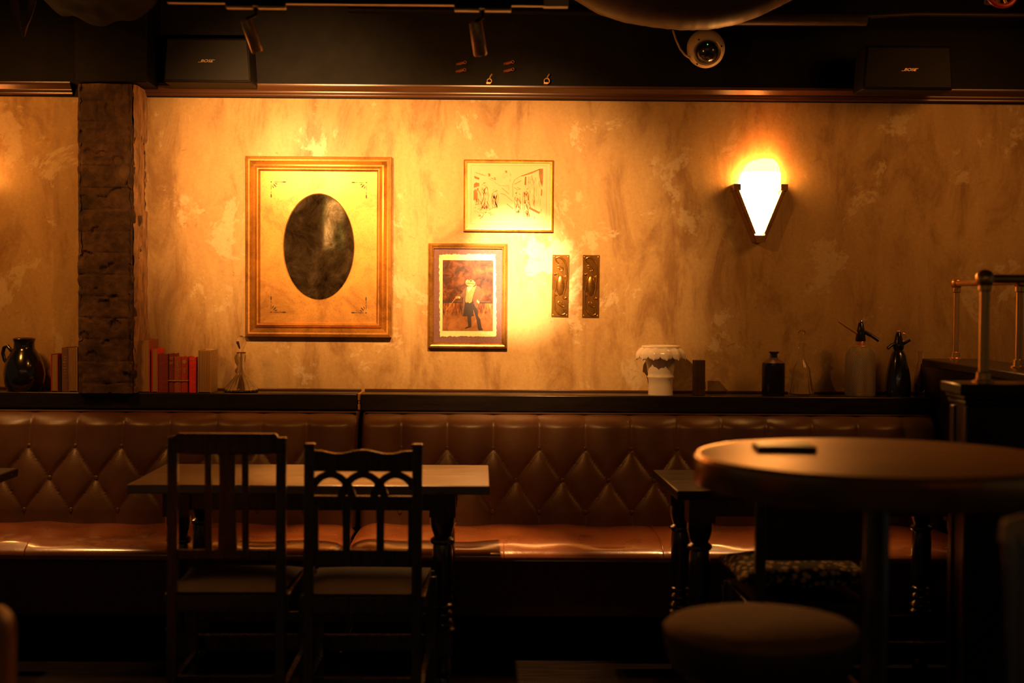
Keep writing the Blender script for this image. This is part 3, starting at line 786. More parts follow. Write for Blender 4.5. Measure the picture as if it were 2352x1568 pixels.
# ---------------------------------------------------------------- ledge objects
def on_ledge(px, D): return Vector((P(px, 900, D).x, D, LZ))
def prof_px(rows, D, base, hor=0):                          # rows (half width px, y px) top->bottom  -> (r, z)
    k = D/F; return [(max(.0004, hw*k), (base-y)*k) for hw, y in reversed(rows)]
def shell(prof, th=.004, inner_floor=.008):                 # closed vessel wall
    inn = [(max(.0004, r-th), max(z, inner_floor)) for r, z in reversed(prof) if z > inner_floor*.5]
    return [(.0004, 0)]+prof+inn+[(.0004, inner_floor)]
def jug():
    D = 6.285; t = thing('stoneware_jug', 'round black glazed jug with one small handle, far left on the ledge', 'jug', on_ledge(56, D))
    rows = [(24, 774), (26, 776), (24.5, 780), (23, 785), (23, 797), (27, 803), (36, 817), (43, 835), (46.5, 855), (45, 872), (41, 885), (36, 895)]
    m = MB(); m.lathe(shell(prof_px(rows, D, 895), .005), n=56, cap=False); m.build('body', 'blackglaze', t, angle=60)
    k = D/F; m = MB(); m.tube([(-.052, 0, .170), (-.072, 0, .196), (-.088, 0, .190), (-.094, 0, .165), (-.086, 0, .135), (-.074, 0, .120)], .0085, 12); m.build('handle', 'blackglaze', t)
jug()
def book(px0, px1, ytop, D, depth, cover, face, label, group='old books on the ledge', lean=0, gilt=None):
    a = on_ledge(px0, D); b = on_ledge(px1, D); W = b.x-a.x; H = P((px0+px1)/2, ytop, D).z-LZ
    t = thing('book', label, 'book', ((a.x+b.x)/2, D, LZ), 0, group); t.rotation_euler = (0, lean, 0)
    c = .0028; m = MB()
    m.box((-W/2, 0, 0), (-W/2+c, depth, H)); m.box((W/2-c, 0, 0), (W/2, depth, H))
    if face == 'pages':
        m.box((-W/2, depth-c, 0), (W/2, depth, H)); p = (.004, depth-c)
    else:
        pts = [(-W/2, 0), (-W/4, -.003), (0, -.004), (W/4, -.003), (W/2, 0), (W/2, c), (-W/2, c)]
        mm = [(x, y, z) for z in (0, H) for x, y in pts]; n = len(pts)
        m.add(mm, [tuple(range(n)), tuple(range(2*n-1, n-1, -1))]+[(i, (i+1) % n, (i+1) % n+n, i+n) for i in range(n)]); p = (c, depth-.004)
    m.build('cover', cover, t, smooth=False, bevel=.0006)
    m = MB(); m.box((-W/2+c, p[0], .003), (W/2-c, p[1], H-.004)); m.build('page_block', 'page', t, smooth=False)
    if gilt:
        m = MB()
        for kind, v0, v1 in gilt:
            if kind == 'bar': m.box((-W*.33, -.0046, H*v0), (W*.33, -.0036, H*v1))
            elif kind == 'disc': m.prism([(W*.33*math.cos(q*PI/8), H*v0+W*.33*math.sin(q*PI/8)) for q in range(16)], -.0050, -.0036)
            else:
                rn = random.Random(int(v0*100))
                for q in range(7):
                    z = H*(v0+(v1-v0)*q/7); m.box((-W*rn.uniform(.1, .28), -.0048, z), (W*rn.uniform(.1, .28), -.0036, z+H*.012))
        m.build('spine_lettering', 'gilt', t, smooth=False)
    return t
book(117, 133, 813, 6.235, .125, 'cloth_red', 'pages', 'short red book with page edges showing, first right of the black jug')
book(134, 141, 824, 6.245, .12, 'cloth_black', 'spine', 'thin black book squeezed between the red and brown books')
book(142, 157, 798, 6.24, .13, 'cloth_brown', 'spine', 'brown book with a dark titled spine, left of the brick pillar', gilt=[('txt', .4, .85)])
book(158, 178, 797, 6.24, .13, 'cloth_tan', 'pages', 'tan book with pages showing, touching the left side of the brick pillar')
book(312, 344, 780, 6.225, .155, 'cloth_rust', 'pages', 'tallest thick book with rust cover, just right of the brick pillar')
book(348, 362.5, 801, 6.225, .13, 'cloth_bright', 'pages', 'bright scarlet book with page edges showing, beside the tallest book')
book(363.5, 386, 812.5, 6.225, .11, 'cloth_maroon', 'spine', 'wide plain maroon book spine right of the scarlet book')
book(388, 400, 812, 6.23, .10, 'cloth_maroon', 'spine', 'narrow dark book with pale title bands, leftmost of the string-tied three', gilt=[('bar', .90, .915), ('bar', .86, .875), ('bar', .76, .775), ('bar', .73, .742)])
book(400.5, 416, 819, 6.23, .10, 'cloth_rust', 'spine', 'rust book with column of gilt lettering, middle of the string-tied three', gilt=[('txt', .58, .9)])
book(416.5, 431, 819, 6.23, .10, 'cloth_red', 'spine', 'red book with a round gilt medallion, rightmost of the string-tied three', gilt=[('disc', .86, 0), ('txt', .55, .7)])
book(434.5, 450, 820, 6.225, .10, 'cloth_bright', 'spine', 'slim bright red book standing apart, right of the tied books', gilt=[('bar', .93, .95)])
book(454, 484, 804, 6.215, .15, 'cloth_tan', 'pages', 'thick open-edged tan book at the right end of the book row', lean=.008)
x0, x1 = PX(387.2, 6.225, 870), PX(431.8, 6.225, 870)
m = MB(); zs = P(410, 874, 6.225).z
m.tube([(x0, 6.223, zs), (x1, 6.223, zs), (x1+.001, 6.34, zs), (x0-.001, 6.34, zs), (x0, 6.223, zs)], .0022, 6)
zt = P(410, 812, 6.25).z
tag(m.build('string', 'gilt', loc=((x0+x1)/2, 6.225, zs), world=True), 'pale string tied round the three small red books', 'string')

def decanter(px, D, rows, stop, base, label, star=False):
    t = thing('glass_decanter', label, 'decanter', on_ledge(px, D), 0)
    pr = prof_px(rows, D, base)
    th = .0036
    rf = (lambda a, i, z: 1+.05*math.cos(18*a)*(1 if z < .06 else .35)) if star else None
    m = MB(); m.lathe(shell(pr, th, .01), n=72, cap=False, rf=rf); m.build('body', 'clear', t, angle=70)
    pr = prof_px(stop, D, base); m = MB(); m.lathe(pr, n=32); m.build('stopper', 'clear', t, angle=70)
    return t
decanter(554, 6.295, [(11, 808), (9, 812), (7.5, 820), (7, 835), (8, 848), (11, 858), (18, 868), (28, 880), (36, 890), (38, 896), (36, 899)],
         [(2, 770), (8, 773), (12, 780), (11, 788), (6, 798), (4, 804), (5.5, 812), (5, 818)], 899, 'clear cut-glass decanter with star base, below the mirror frame', True)
decanter(1840, 6.27, [(9, 788), (10, 790), (6, 795), (6, 812), (9, 824), (14, 836), (20, 848), (22, 865), (26, 888), (29, 903), (28, 908)],
         [(3, 757), (8, 762), (9, 775), (5, 784), (5, 794)], 908, 'clear bell-shaped decanter between the black bottle and wire syphon', True)
def vase():
    D = 6.28; base = 906; t = thing('ceramic_vase', 'cream ceramic vase with a scalloped petal collar', 'vase', on_ledge(1517, D))
    rows = [(38, 797), (37, 812), (36, 825), (32, 840), (29.5, 856), (29, 861), (31, 864), (31, 866), (28.5, 869), (27.5, 885), (28.5, 906)]
    m = MB(); m.lathe(shell(prof_px(rows, D, base), .005), n=56, cap=False); m.build('body', 'white_ceramic', t, angle=50)
    k = D/F; m = MB()
    m.lathe([(40*k, (base-796)*k), (44*k, (base-793)*k), (46*k, (base-796)*k), (42*k, (base-801)*k), (36*k, (base-801)*k), (37*k, (base-797)*k), (40*k, (base-796)*k)], n=56, cap=False); m.build('rim', 'white_ceramic', t, angle=60)
    for q in range(12):
        a0 = 2*PI*q/12+.13; m = MB()
        def fn(i, j):
            u = i/10*2-1; v = j/11
            half = (2*PI/12)*.60*max(0.0, 1-max(0, (v-.45)/.55)**2.6)**.5
            r = (40+16.5*math.sin(min(1, v*1.5)*PI/2)+(2*v) - 3.0*abs(u)**2.2+ .9*math.cos(u*5))*k
            a = a0+u*half; z = (base-796)*k-(30*k)*v**1.25+.002*(1-v)
            return (r*math.cos(a), r*math.sin(a), z)
        m.grid(fn, 11, 12); o = m.build('petal', 'white_ceramic', t, angle=80)
        so = o.modifiers.new('solid', 'SOLIDIFY'); so.thickness = .003
vase()
D = 6.25; W = 26*D/F
m = MB(); m.box((-W/2, -.02, 0), (W/2, .03, 81*D/F)); o = m.build('body', 'boxbrown', bevel=.0015); 
t = thing('slim_box', 'slim dark brown upright box right of the cream vase', 'box', on_ledge(1605, D)); o.parent = t
m = MB(); m.box((-W*.22, -.0215, .004), (-W*.17, -.0195, 78*D/F)); m.box((W*.17, -.0215, .004), (W*.22, -.0195, 78*D/F)); m.build('edge_line', 'ornament', t, smooth=False)
def black_bottle():
    D = 6.27; base = 908; t = thing('ribbed_bottle', 'squat black ribbed bottle with a narrow neck and pouring lip', 'bottle', on_ledge(1776, D))
    rows = [(25, 833), (26, 840), (26, 900), (25, 908)]
    m = MB(); m.lathe([(.0004, 0)]+prof_px(rows, D, base)+[(.0004, (base-832)*D/F)], n=72, rf=lambda a, i, z: 1+.022*abs(math.sin(14*a)), cap=False); m.build('body', 'blackrib', t, angle=60)
    m = MB(); m.lathe(prof_px([(9, 821), (12, 825), (20, 829), (25, 833.5)], D, base), n=40); m.build('shoulder', 'tanlabel', t)
    m = MB(); m.lathe(prof_px([(12, 807), (10, 811), (8.5, 813), (9, 822)], D, base), n=32, rf=lambda a, i, z: 1+(.12*max(0, math.cos(a)) if z > .185 else 0)); m.build('neck', 'blackglaze', t)
black_bottle()
def syphon(px, D, base, wire, label):
    t = thing('soda_syphon', label, 'soda syphon', on_ledge(px, D), 0, 'soda syphons on the ledge'); k = D/F
    if wire:
        rows = [(9, 793.5), (14, 795), (22, 799), (29, 806), (33.5, 816), (34.5, 830), (35, 905), (33, 910)]
        pr = prof_px(rows, D, base); m = MB(); m.lathe([(.0004, 0)]+pr, n=64)
        m.build('body', 'wire', t, angle=60, uv=lambda c: ((math.atan2(c.y, c.x)/(2*PI)) % 1.0, c.z*1.0))
        m = MB(); m.lathe(prof_px([(10, 783), (11, 785), (9.5, 787), (11, 789), (10, 791), (14, 794), (15, 796)], D, base), n=32); m.build('collar', 'brass', t)
        m = MB(); m.lathe(prof_px([(4, 740), (6, 743), (9, 760), (12, 781), (11, 784)], D, base), n=28); m.build('head', 'blackplastic', t, angle=50)
        m = MB(); m.lathe(prof_px([(4.5, 736.5), (5, 738), (4, 741)], D, base), n=20); m.build('head_cap', 'chrome', t)
        m = MB(); m.tube([(-8*k, -.0, (base-766)*k), (-30*k, -.01, (base-753)*k), (-54*k, -.014, (base-738)*k)], [.008, .0065, .0055], 10, flat=.8); m.build('lever', 'bronze', t)
        m = MB(); m.tube([(8*k, 0, (base-762)*k), (24*k, -.01, (base-771)*k), (40*k, -.018, (base-782)*k)], [.0085, .008, .0075], 12); m.build('spout', 'blackplastic', t, angle=50)
    else:
        rows = [(9, 803), (13, 807), (17, 815), (22, 835), (27, 860), (29.5, 885), (30, 900), (29, 910)]
        m = MB(); m.lathe([(.0004, 0)]+prof_px(rows, D, base), n=64); m.build('body', 'blackglaze', t, angle=60)
        m = MB(); m.lathe(prof_px([(4, 762), (6, 765), (9, 778), (10, 784), (13, 792), (12, 801), (10, 804)], D, base), n=28); m.build('head', 'blackplastic', t, angle=50)
        m = MB(); m.lathe(prof_px([(4.5, 759), (5, 761), (4, 763)], D, base), n=20); m.build('head_cap', 'brass', t)
        m = MB(); m.tube([(-6*k, 0, (base-788)*k), (-18*k, -.01, (base-793)*k), (-27*k, -.016, (base-800)*k)], .007, 12); m.build('spout', 'blackplastic', t, angle=50)
        m = MB(); m.tube([(7*k, 0, (base-792)*k), (16*k, -.01, (base-786)*k), (25*k, -.014, (base-780)*k)], [.006, .006, .005], 10); m.build('lever', 'blackplastic', t)
        m = MB(); pts = [((8+9*math.sin(q))*k, -.012, (base-774+9*math.cos(q))*k) for q in [i*PI/8 for i in range(9)]]; m.tube(pts, .0022, 8); m.build('lever_guard', 'brass', t)
syphon(1975, 6.26, 910, True, 'tall soda syphon wrapped in woven wire mesh')
syphon(2062, 6.27, 910, False, 'black glass soda syphon tapering up to a black head')
D = 6.28; t = thing('glass_bottle', 'faint clear glass bottle beside the black syphon', 'bottle', on_ledge(2112, D))
m = MB(); m.lathe(shell(prof_px([(5.5, 806), (5, 812), (4.5, 828), (8, 842), (11, 858), (12, 890), (12, 910)], D, 910), .002, .006), n=40, cap=False); m.build('body', 'faintglass', t)

# ---------------------------------------------------------------- dining tables
TH = .76
def leg_rows():
    # half-size, height below the top; square block, vase, rings, square foot
    return None
def table(cx, cy, rot, W, Dp, label, leg_in, topm='tabletop'):
    t = thing('pub_table', label, 'table', (cx, cy, 0), rot, 'old wooden pub tables by the banquettes')
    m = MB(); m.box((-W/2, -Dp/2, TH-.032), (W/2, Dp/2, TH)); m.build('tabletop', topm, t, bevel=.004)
    iy = Dp/2-.065; ix = W/2-leg_in
    m = MB(); m.box((-ix+.02, -iy-.018, TH-.095), (ix-.02, -iy+.006, TH-.032)); m.box((-ix+.02, iy-.006, TH-.095), (ix-.02, iy+.018, TH-.032))
    m.box((-ix-.012, -iy, TH-.095), (-ix+.012, iy, TH-.032)); m.box((ix-.012, -iy, TH-.095), (ix+.012, iy, TH-.032)); m.build('apron', 'tableleg', t, bevel=.003)
    for sx in (-1, 1):
        for sy in (-1, 1):
            m = MB(); X, Y = sx*ix, (-iy if sy < 0 else iy-.06); h = .046
            m.box((X-h, Y-h, .645), (X+h, Y+h, TH-.033))
            pr = [(.0005, .648), (.046, .646), (.045, .62), (.038, .595), (.032, .578), (.030, .572), (.036, .568), (.043, .562), (.044, .555), (.040, .548), (.032, .544), (.034, .538), (.037, .50), (.037, .43), (.035, .38), (.031, .345), (.029, .335), (.036, .330), (.037, .324), (.030, .318), (.028, .312), (.037, .304), (.039, .296), (.030, .288), (.030, .282), (.040, .272), (.043, .262), (.038, .252), (.046, .243), (.046, .238), (.0005, .237)]
            m.lathe([(r, z) for r, z in reversed(pr)], (X, Y, 0), n=28)
            m.box((X-.037, Y-.037, .150), (X+.037, Y+.037, .240)); m.lathe([(.0005, 0), (.022, .0), (.03, .03), (.034, .05), (.026, .07), (.036, .10), (.030, .128), (.037, .150), (.0005, .151)], (X, Y, 0), n=24)
            m.build('leg', 'tableleg', t, angle=35)
    for sy in (-1, 1):
        m = MB(); yy = -iy if sy < 0 else iy-.06; m.box((-ix+.036, yy-.016, .165), (ix-.036, yy+.016, .2215)); m.build('stretcher', 'tableleg', t, bevel=.002)
    return t
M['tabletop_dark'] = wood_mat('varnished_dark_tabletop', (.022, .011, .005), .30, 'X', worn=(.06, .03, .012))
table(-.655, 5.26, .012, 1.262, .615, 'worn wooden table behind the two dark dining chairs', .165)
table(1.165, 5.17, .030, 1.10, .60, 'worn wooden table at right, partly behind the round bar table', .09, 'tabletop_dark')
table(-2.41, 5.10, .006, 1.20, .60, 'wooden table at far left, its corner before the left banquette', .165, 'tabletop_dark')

# ---------------------------------------------------------------- dining chairs
def chair_frame(t, kd, w0, D, top, seat_z, seat, depth=.38, mat='darkwood', front_stretch=True):
    hw = w0/2
    # rear posts run to the floor, raked
    for sx in (-1, 1):
        m = MB(); pts = [(top-.0, .012), (.70, .004), (.46, 0), (.25, -.006), (0, -.035)]
        vs = []
        for z, y in pts:
            for dx, dy in ((-.016, -.014), (.016, -.014), (.016, .014), (-.016, .014)): vs.append((sx*(hw-.016)+dx, y*-1+dy-0 if False else dy-(.03 if z > .9 else .0)*0+y, z))
        n = len(pts); fs = [(i*4+j, i*4+(j+1) % 4, (i+1)*4+(j+1) % 4, (i+1)*4+j) for i in range(n-1) for j in range(4)]+[(0, 1, 2, 3), tuple(4*(n-1)+j for j in (3, 2, 1, 0))]
        m.add(vs, fs); m.build('rear_leg', mat, t, bevel=.003)
        m = MB(); X = sx*(hw+.008)
        m.box((X-.019, depth-.02, 0), (X+.019, depth+.018, seat_z-.03)); m.build('front_leg', mat, t, bevel=.003)
        m = MB(); m.box((sx*(hw-.004)-.010, .0, .16), (sx*(hw-.004)+.010, depth, .185)); m.build('side_stretcher', mat, t, bevel=.002)
    m = MB(); m.box((-hw, -.010, seat_z-.07), (hw, .012, seat_z-.012)); m.box((-hw-.02, depth-.008, seat_z-.07), (hw+.02, depth+.014, seat_z-.012))
    for sx in (-1, 1): m.box((sx*(hw-.0)-.011, 0, seat_z-.07), (sx*(hw)+.011, depth, seat_z-.012))
    m.build('seat_rail', mat, t, bevel=.003)
    if front_stretch:
        m = MB(); m.box((-hw, depth-.012, .290), (hw, depth+.012, .322)); m.build('front_stretcher', mat, t, bevel=.003)
    m = MB(); m.box((-hw+.015, -.008, .19), (hw-.015, .010, .212)); m.build('rear_stretcher', mat, t, bevel=.003)
    # seat pad
    m = MB(); nu = 26; nv = 22
    def top_(i, j):
        u = i/(nu-1)*2-1; v = j/(nv-1)*2-1; e = max(abs(u), abs(v)); dz = .016*(1-abs(u)**4)*(1-abs(v)**4)
        wx = (hw-.012) + (.02*(v+1)/2)
        return (u*wx, depth/2+v*(depth/2+.008), seat_z-.004+dz)
    m.grid(top_, nu, nv); m.grid(lambda i, j: (lambda p: (p[0], p[1], seat_z-.03))(top_(i, j)), nu, nv)
    m.box((-hw+.014, .0, seat_z-.03), (hw-.014, depth, seat_z-.004)); m.build('seat', seat, t, angle=50)

D1 = 4.50; k1 = D1/F
def chair_one():
    cx = PX(521, D1, 1150); t = thing('dining_chair', 'dark wooden chair with straight slats and shaped crest, left of the pair', 'chair', (cx, D1, 0), .012, 'dark dining chairs at the left table')
    X = lambda px: (px-521.5)*k1
    Z = lambda py: P(521, py, D1).z
    chair_frame(t, 1, 272*k1, D1, Z(1004), .485, 'rush', .425)
    m = MB()
    m.prism([(X(387), Z(1004)), (X(399), Z(1004)), (X(402), Z(999)), (X(407), Z(998)), (X(411), Z(995)), (X(632), Z(995)), (X(636), Z(998)), (X(638), Z(1004)), (X(657), Z(1005)),
             (X(656), Z(1038)), (X(637), Z(1040)), (X(600), Z(1043)), (X(440), Z(1043)), (X(408), Z(1040)), (X(388), Z(1038))], -.006, .022); m.build('crest_rail', 'darkwood', t, bevel=.003)
    m = MB(); m.prism([(X(503), Z(1041)), (X(541), Z(1041)), (X(540), Z(1150)), (X(545), Z(1266)), (X(500), Z(1266)), (X(504), Z(1150))], .002, .012); m.build('splat', 'darkwood', t, bevel=.002)
    for a in (478, 563):
        m = MB(); m.prism([(X(a-8), Z(1041)), (X(a+8), Z(1041)), (X(a+9), Z(1266)), (X(a-7), Z(1266))], .002, .014); m.build('slat', 'darkwood', t, bevel=.002)
    m = MB(); m.prism([(X(400), Z(1263)), (X(645), Z(1263)), (X(645), Z(1284)), (X(400), Z(1284))], -.002, .02); m.build('back_rail', 'darkwood', t, bevel=.002)
chair_one()
def chair_two():
    D = 4.48; k = D/F; cx = PX(834, D, 1150); t = thing('dining_chair', 'dark wooden chair with wavy crest and interlaced arches, right of the pair', 'chair', (cx, D, 0), -.005, 'dark dining chairs at the left table')
    X = lambda px: (px-834.5)*k
    Z = lambda py: P(834, py, D).z
    chair_frame(t, 2, 272*k, D, Z(1020), .485, 'rush', .425)
    for sx in (698, 946):
        m = MB(); m.prism([(X(sx), Z(1026)), (X(sx+25), Z(1026)), (X(sx+25), Z(1020.5)), (X(sx+22), Z(1019)), (X(sx+3), Z(1019)), (X(sx), Z(1020.5))], -.006, .028); m.build('post_cap', 'darkwood', t, bevel=.001)
    up = []
    for i in range(41):
        px = 718+(950-718)*i/40; up.append((X(px), Z(1037.5+4.5*-math.cos((px-834)/116*2*PI)*(1 if abs(px-834) < 100 else .6))))
    m = MB(); m.prism(up+[(X(950), Z(1083)), (X(718), Z(1083))], .0, .02); m.build('crest_rail', 'darkwood', t, bevel=.002)
    for c_ in (759, 834, 909):                             # interlaced arches
        o_, i_ = [], []
        for q in range(29):
            a = PI*q/28; w_ = 60; ca = math.cos(a); o_.append((c_+w_*ca, 1152-math.sin(a)**1.1*70)); i_.append((c_+(w_-19)*ca, 1152-math.sin(a)**1.1*54))
        ok = lambda p: (X(min(947, max(720, p[0]))), Z(p[1]))
        m = MB(); vs = []
        for q in range(29):
            for (p, y) in ((o_[q], .004), (o_[q], .016), (i_[q], .016), (i_[q], .004)): x, z = ok(p); vs.append((x, y, z))
        fs = [(q*4+j, q*4+(j+1) % 4, q*4+4+(j+1) % 4, q*4+4+j) for q in range(28) for j in range(4)]+[(0, 1, 2, 3), (112, 113, 114, 115)]
        m.add(vs, fs); m.build('arch', 'darkwood', t, angle=50)
    m = MB(); m.prism([(X(716), Z(1139)), (X(952), Z(1139)), (X(952), Z(1157)), (X(716), Z(1157))], .0, .02); m.build('middle_rail', 'darkwood', t, bevel=.002)
    for a in (796, 874):
        m = MB(); m.prism([(X(a-11), Z(1156)), (X(a+11), Z(1156)), (X(a+9), Z(1200)), (X(a+9), Z(1264)), (X(a-9), Z(1264)), (X(a-9), Z(1200))], .002, .014); m.build('slat', 'darkwood', t, bevel=.002)
    for s0, s1 in ((718, 732), (938, 951)):
        m = MB(); m.prism([(X(s0), Z(1156)), (X(s1), Z(1156)), (X(s1), Z(1275)), (X(s0), Z(1275))], -.002, .022); m.build('side_strip', 'darkwood', t, bevel=.002)
    m = MB(); m.prism([(X(705), Z(1263)), (X(962), Z(1263)), (X(962), Z(1300)), (X(705), Z(1300))], -.002, .02); m.build('back_rail', 'darkwood', t, bevel=.002)
chair_two()
def chair_three():
    D = 4.40; k = D/F; a, b = PX(1733, D, 1300), PX(2003, D, 1300); cx = (a+b)/2
    t = thing('dining_chair', 'dark chair with a solid back panel and leopard cushion, under the round table', 'chair', (cx, D, 0), .03)
    chair_frame(t, 3, b-a, D, .86, .475, 'boxbrown', .40, front_stretch=False)
    w_ = b-a
    m = MB(); m.prism([(-w_/2+.025, .605), (w_/2-.025, .605), (w_/2-.025, .84), (-w_/2+.025, .84)], .0, .018); m.build('back_panel', 'boxbrown', t, bevel=.003)
    m = MB(); m.prism([(-w_/2, .83), (w_/2, .83), (w_/2, .865), (w_/2*.5, .885), (-w_/2*.5, .885), (-w_/2, .865)], -.004, .022); m.build('crest_rail', 'darkwood', t, bevel=.003)
    c = MB(); nu = 30; nv = 24
    for sg in (1, -1):
        def fn(i, j):
            u = i/(nu-1)*2-1; v = j/(nv-1)*2-1; h = (max(0, 1-u*u)**.5*max(0, 1-v*v)**.5)**.7
            pin = 1+.06*(abs(u)**3)*(abs(v)**3)-.03*(1-abs(u))
            return (u*.208*pin, v*.185*pin, sg*.048*h+.004*noise.noise(Vector((u*3, v*3, sg))))
        c.grid(fn, nu, nv)
    cz = c.build('cushion', 'leopard', loc=(cx-.018, D+.21, .475+.066), rot=.03, angle=80)
    tag(cz, 'leopard-spotted cushion on the chair under the round table', 'cushion')
chair_three()

# ---------------------------------------------------------------- partition with brass rails
PZt = P(2247, 875, 4.5).z
def moulded_block(m, x0, x1, y0, y1, z, body_in=.035):
    m.box((x0, y0, z-.035), (x1, y1, z)); m.box((x0+.018, y0+.018, z-.052), (x1, y1, z-.035)); m.box((x0+.024, y0+.024, z-.07), (x1, y1, z-.052))
t = thing('partition', 'black panelled partition with moulded cap, carrying the brass gallery rails', 'partition', (1.9, 5.2, 0))
def rel(m, name, mt, bevel=.003): m.build(name, mt, t, loc=(0, 0, 0), world=False, bevel=bevel)
def sh(m): m.v = [v-Vector((1.9, 5.2, 0)) for v in m.v]; return m
m = MB(); m.box((1.452, 4.36, 0), (3.4, 4.50, PZt-.06)); rel(sh(m), 'front_panel', 'black_sheen')
m = MB(); moulded_block(m, 1.422, 3.42, 4.33, 4.535, PZt); rel(sh(m), 'front_cap', 'black_sheen', .006)
m = MB(); m.box((1.445, 4.352, .2), (1.452, 4.39, PZt-.075)); m.box((1.445, 4.47, .2), (1.452, 4.508, PZt-.075)); rel(sh(m), 'corner_moulding', 'cornice')
m = MB(); m.box((1.925, 4.50, 0), (2.06, WY, PZt-.03)); rel(sh(m), 'side_panel', 'black_sheen')
m = MB(); m.box((1.862, 4.52, PZt-.035), (2.12, 6.2, PZt)); rel(sh(m), 'side_cap', 'black_sheen', .006)
def rail(pts_posts, zt, r, ends, label):
    base = pts_posts[0]; t = thing('brass_rail', label, 'rail', (base[0], base[1], PZt), 0, 'brass gallery rails')
    for x, y in pts_posts:
        m = MB(); X, Y = x-base[0], y-base[1]; h = zt-PZt
        m.lathe([(.0005, 0), (r*2.2, 0), (r*2.2, .006), (r*1.5, .010), (r*1.45, .03), (r, .034), (r, h-.04), (r*1.35, h-.036), (r*1.35, h-.015), (.0005, h)], (X, Y, 0), n=24); m.build('post', 'brass', t, angle=35)
    for x, y in pts_posts: m = MB(); m.sphere((x-base[0], y-base[1], zt-PZt), r*1.9, 12); m.build('ball_joint', 'brass', t)
    m = MB(); m.tube([(0, 0, zt-PZt), (ends[0]-base[0], ends[1]-base[1], zt-PZt)], r*.9, 16); m.build('handrail', 'brass', t)
rail([(1.525, 4.43), (2.45, 4.43)], P(2247, 640, 4.43).z, .0155, (3.3, 4.43), 'nearer brass gallery rail on the front cap of the partition')
rail([(1.974, 6.09), (1.985, 5.38), (1.997, 4.68)], P(2197, 651, 6.09).z, .0135, (1.997, 4.60), 'rear brass gallery rail running back towards the plaster wall')

# ---------------------------------------------------------------- round bar table, stool, side seats
TZ = 1.05; TC = Vector((PX(2022, 3.38), 3.38, 0)); TR = PX(2022, 3.38)-PX(1603, 3.38)
t = thing('bar_table', 'tall round bar table with a polished brass top, right foreground', 'table', TC)
m = MB(); m.lathe([(.0005, TZ-.006), (TR-.012, TZ-.006), (TR-.012, TZ-.0005), (TR-.016, TZ), (.0005, TZ)], n=96); m.build('tabletop', 'roundtop', t, angle=30)
m = MB(); m.lathe([(TR-.05, TZ-.075), (TR-.004, TZ-.075), (TR, TZ-.07), (TR, TZ-.008), (TR-.006, TZ-.001), (TR-.012, TZ-.002), (TR-.012, TZ-.06), (TR-.05, TZ-.06), (TR-.05, TZ-.075)], n=96, cap=False); m.build('rim', 'copperrim', t, angle=40)
m = MB(); m.lathe([(.0005, TZ-.06), (TR-.045, TZ-.06), (TR-.045, TZ-.007), (.0005, TZ-.007)], n=64); m.build('underside', 'black', t)
m = MB(); m.lathe([(.035, .03), (.032, .08), (.03, TZ-.10), (.06, TZ-.075), (.16, TZ-.06)], n=32); m.build('pedestal', 'tableleg', t)
m = MB(); m.lathe([(.0005, 0), (.16, 0), (.162, .01), (.15, .022), (.06, .035), (.0005, .036)], n=48); m.build('base', 'tableleg', t)
a = P(1732, 1025, 3.55)
c = P(1800, 1030, 3.50)
m = MB(); m.box((-.072, -.05, 0), (.072, .05, .016)); m.build('menu_folder', 'boxbrown', loc=(PX(1801, 3.47, 1030), 3.47, TZ), rot=-.03, bevel=.004)
tag(bpy.data.objects['menu_folder'], 'small dark folder lying on the round brass table top', 'folder')

SC = Vector((PX(1757, 3.15), 3.15, 0)); SR = .218; SZ = .70
t = thing('bar_stool', 'round upholstered stool with wide brown seat, tucked by the round table', 'stool', SC)
m = MB(); m.lathe([(.0005, SZ-.025), (SR-.02, SZ-.03), (SR-.004, SZ-.022), (SR, SZ-.012), (SR-.012, SZ-.002), (SR*.8, SZ+.006), (SR*.4, SZ+.012), (.0005, SZ+.013)], n=64); m.build('seat', 'stool', t, angle=80)
m = MB(); m.lathe([(SR*.72, SZ-.125), (SR*.9, SZ-.10), (SR-.004, SZ-.05), (SR-.003, SZ-.024), (.0005, SZ-.022)], n=64); m.build('seat_side', 'stoolside', t, angle=80)
for q in range(4):
    a = PI/4+q*PI/2+.1; m = MB(); ca, sa = math.cos(a), math.sin(a)
    m.tube([(ca*.14, sa*.14, SZ-.11), (ca*.17, sa*.17, .3), (ca*.205, sa*.205, 0)], [.019, .017, .013], 12); m.build('leg', 'cloth_brown', t)
m = MB(); m.torus(.178, .009, mat=Matrix.Translation((0, 0, .2))); m.build('foot_ring', 'antique', t)

# carved chair at the right edge
t = thing('carved_chair', 'carved wooden chair back cut by the right picture edge', 'chair', (1.15, 2.60, .0), PI+.06)
for sx in (-1, 1):
    m = MB(); X = sx*.19
    pts = [(X+(.0 if sx > 0 else 0), -.02, .985), (X, .0, .88), (X+sx*.004, .02, .74), (X-sx*.0-(.012 if sx < 0 else -.012), .035, .60), (X-(.03 if sx < 0 else -.03), .02, .45), (X-(.045 if sx < 0 else -.045), -.02, .2), (X-(.06 if sx < 0 else -.06), -.07, 0)]
    m.tube(pts, [.02, .021, .021, .022, .022, .019, .016], 12); m.build('rear_leg', 'darkwood', t)
    m = MB(); m.tube([(sx*.21, .38, .44), (sx*.215, .39, .2), (sx*.22, .40, 0)], [.022, .018, .014], 12); m.build('front_leg', 'darkwood', t)
m = MB(); m.prism([(-.215, .975), (-.21, 1.015), (-.17, 1.028), (-.10, 1.02), (0, 1.035), (.10, 1.02), (.17, 1.028), (.21, 1.015), (.215, .975), (.17, .965), (-.17, .965)], -.035, -.002); m.build('crest_rail', 'cloth_tan', t, bevel=.006)  # crest paler than the dark legs: wall light put into its colour
for sx in (-1, 1): m = MB(); m.sphere((sx*.185, -.03, .998), .017, 10); m.build('knob', 'tanlabel', t)
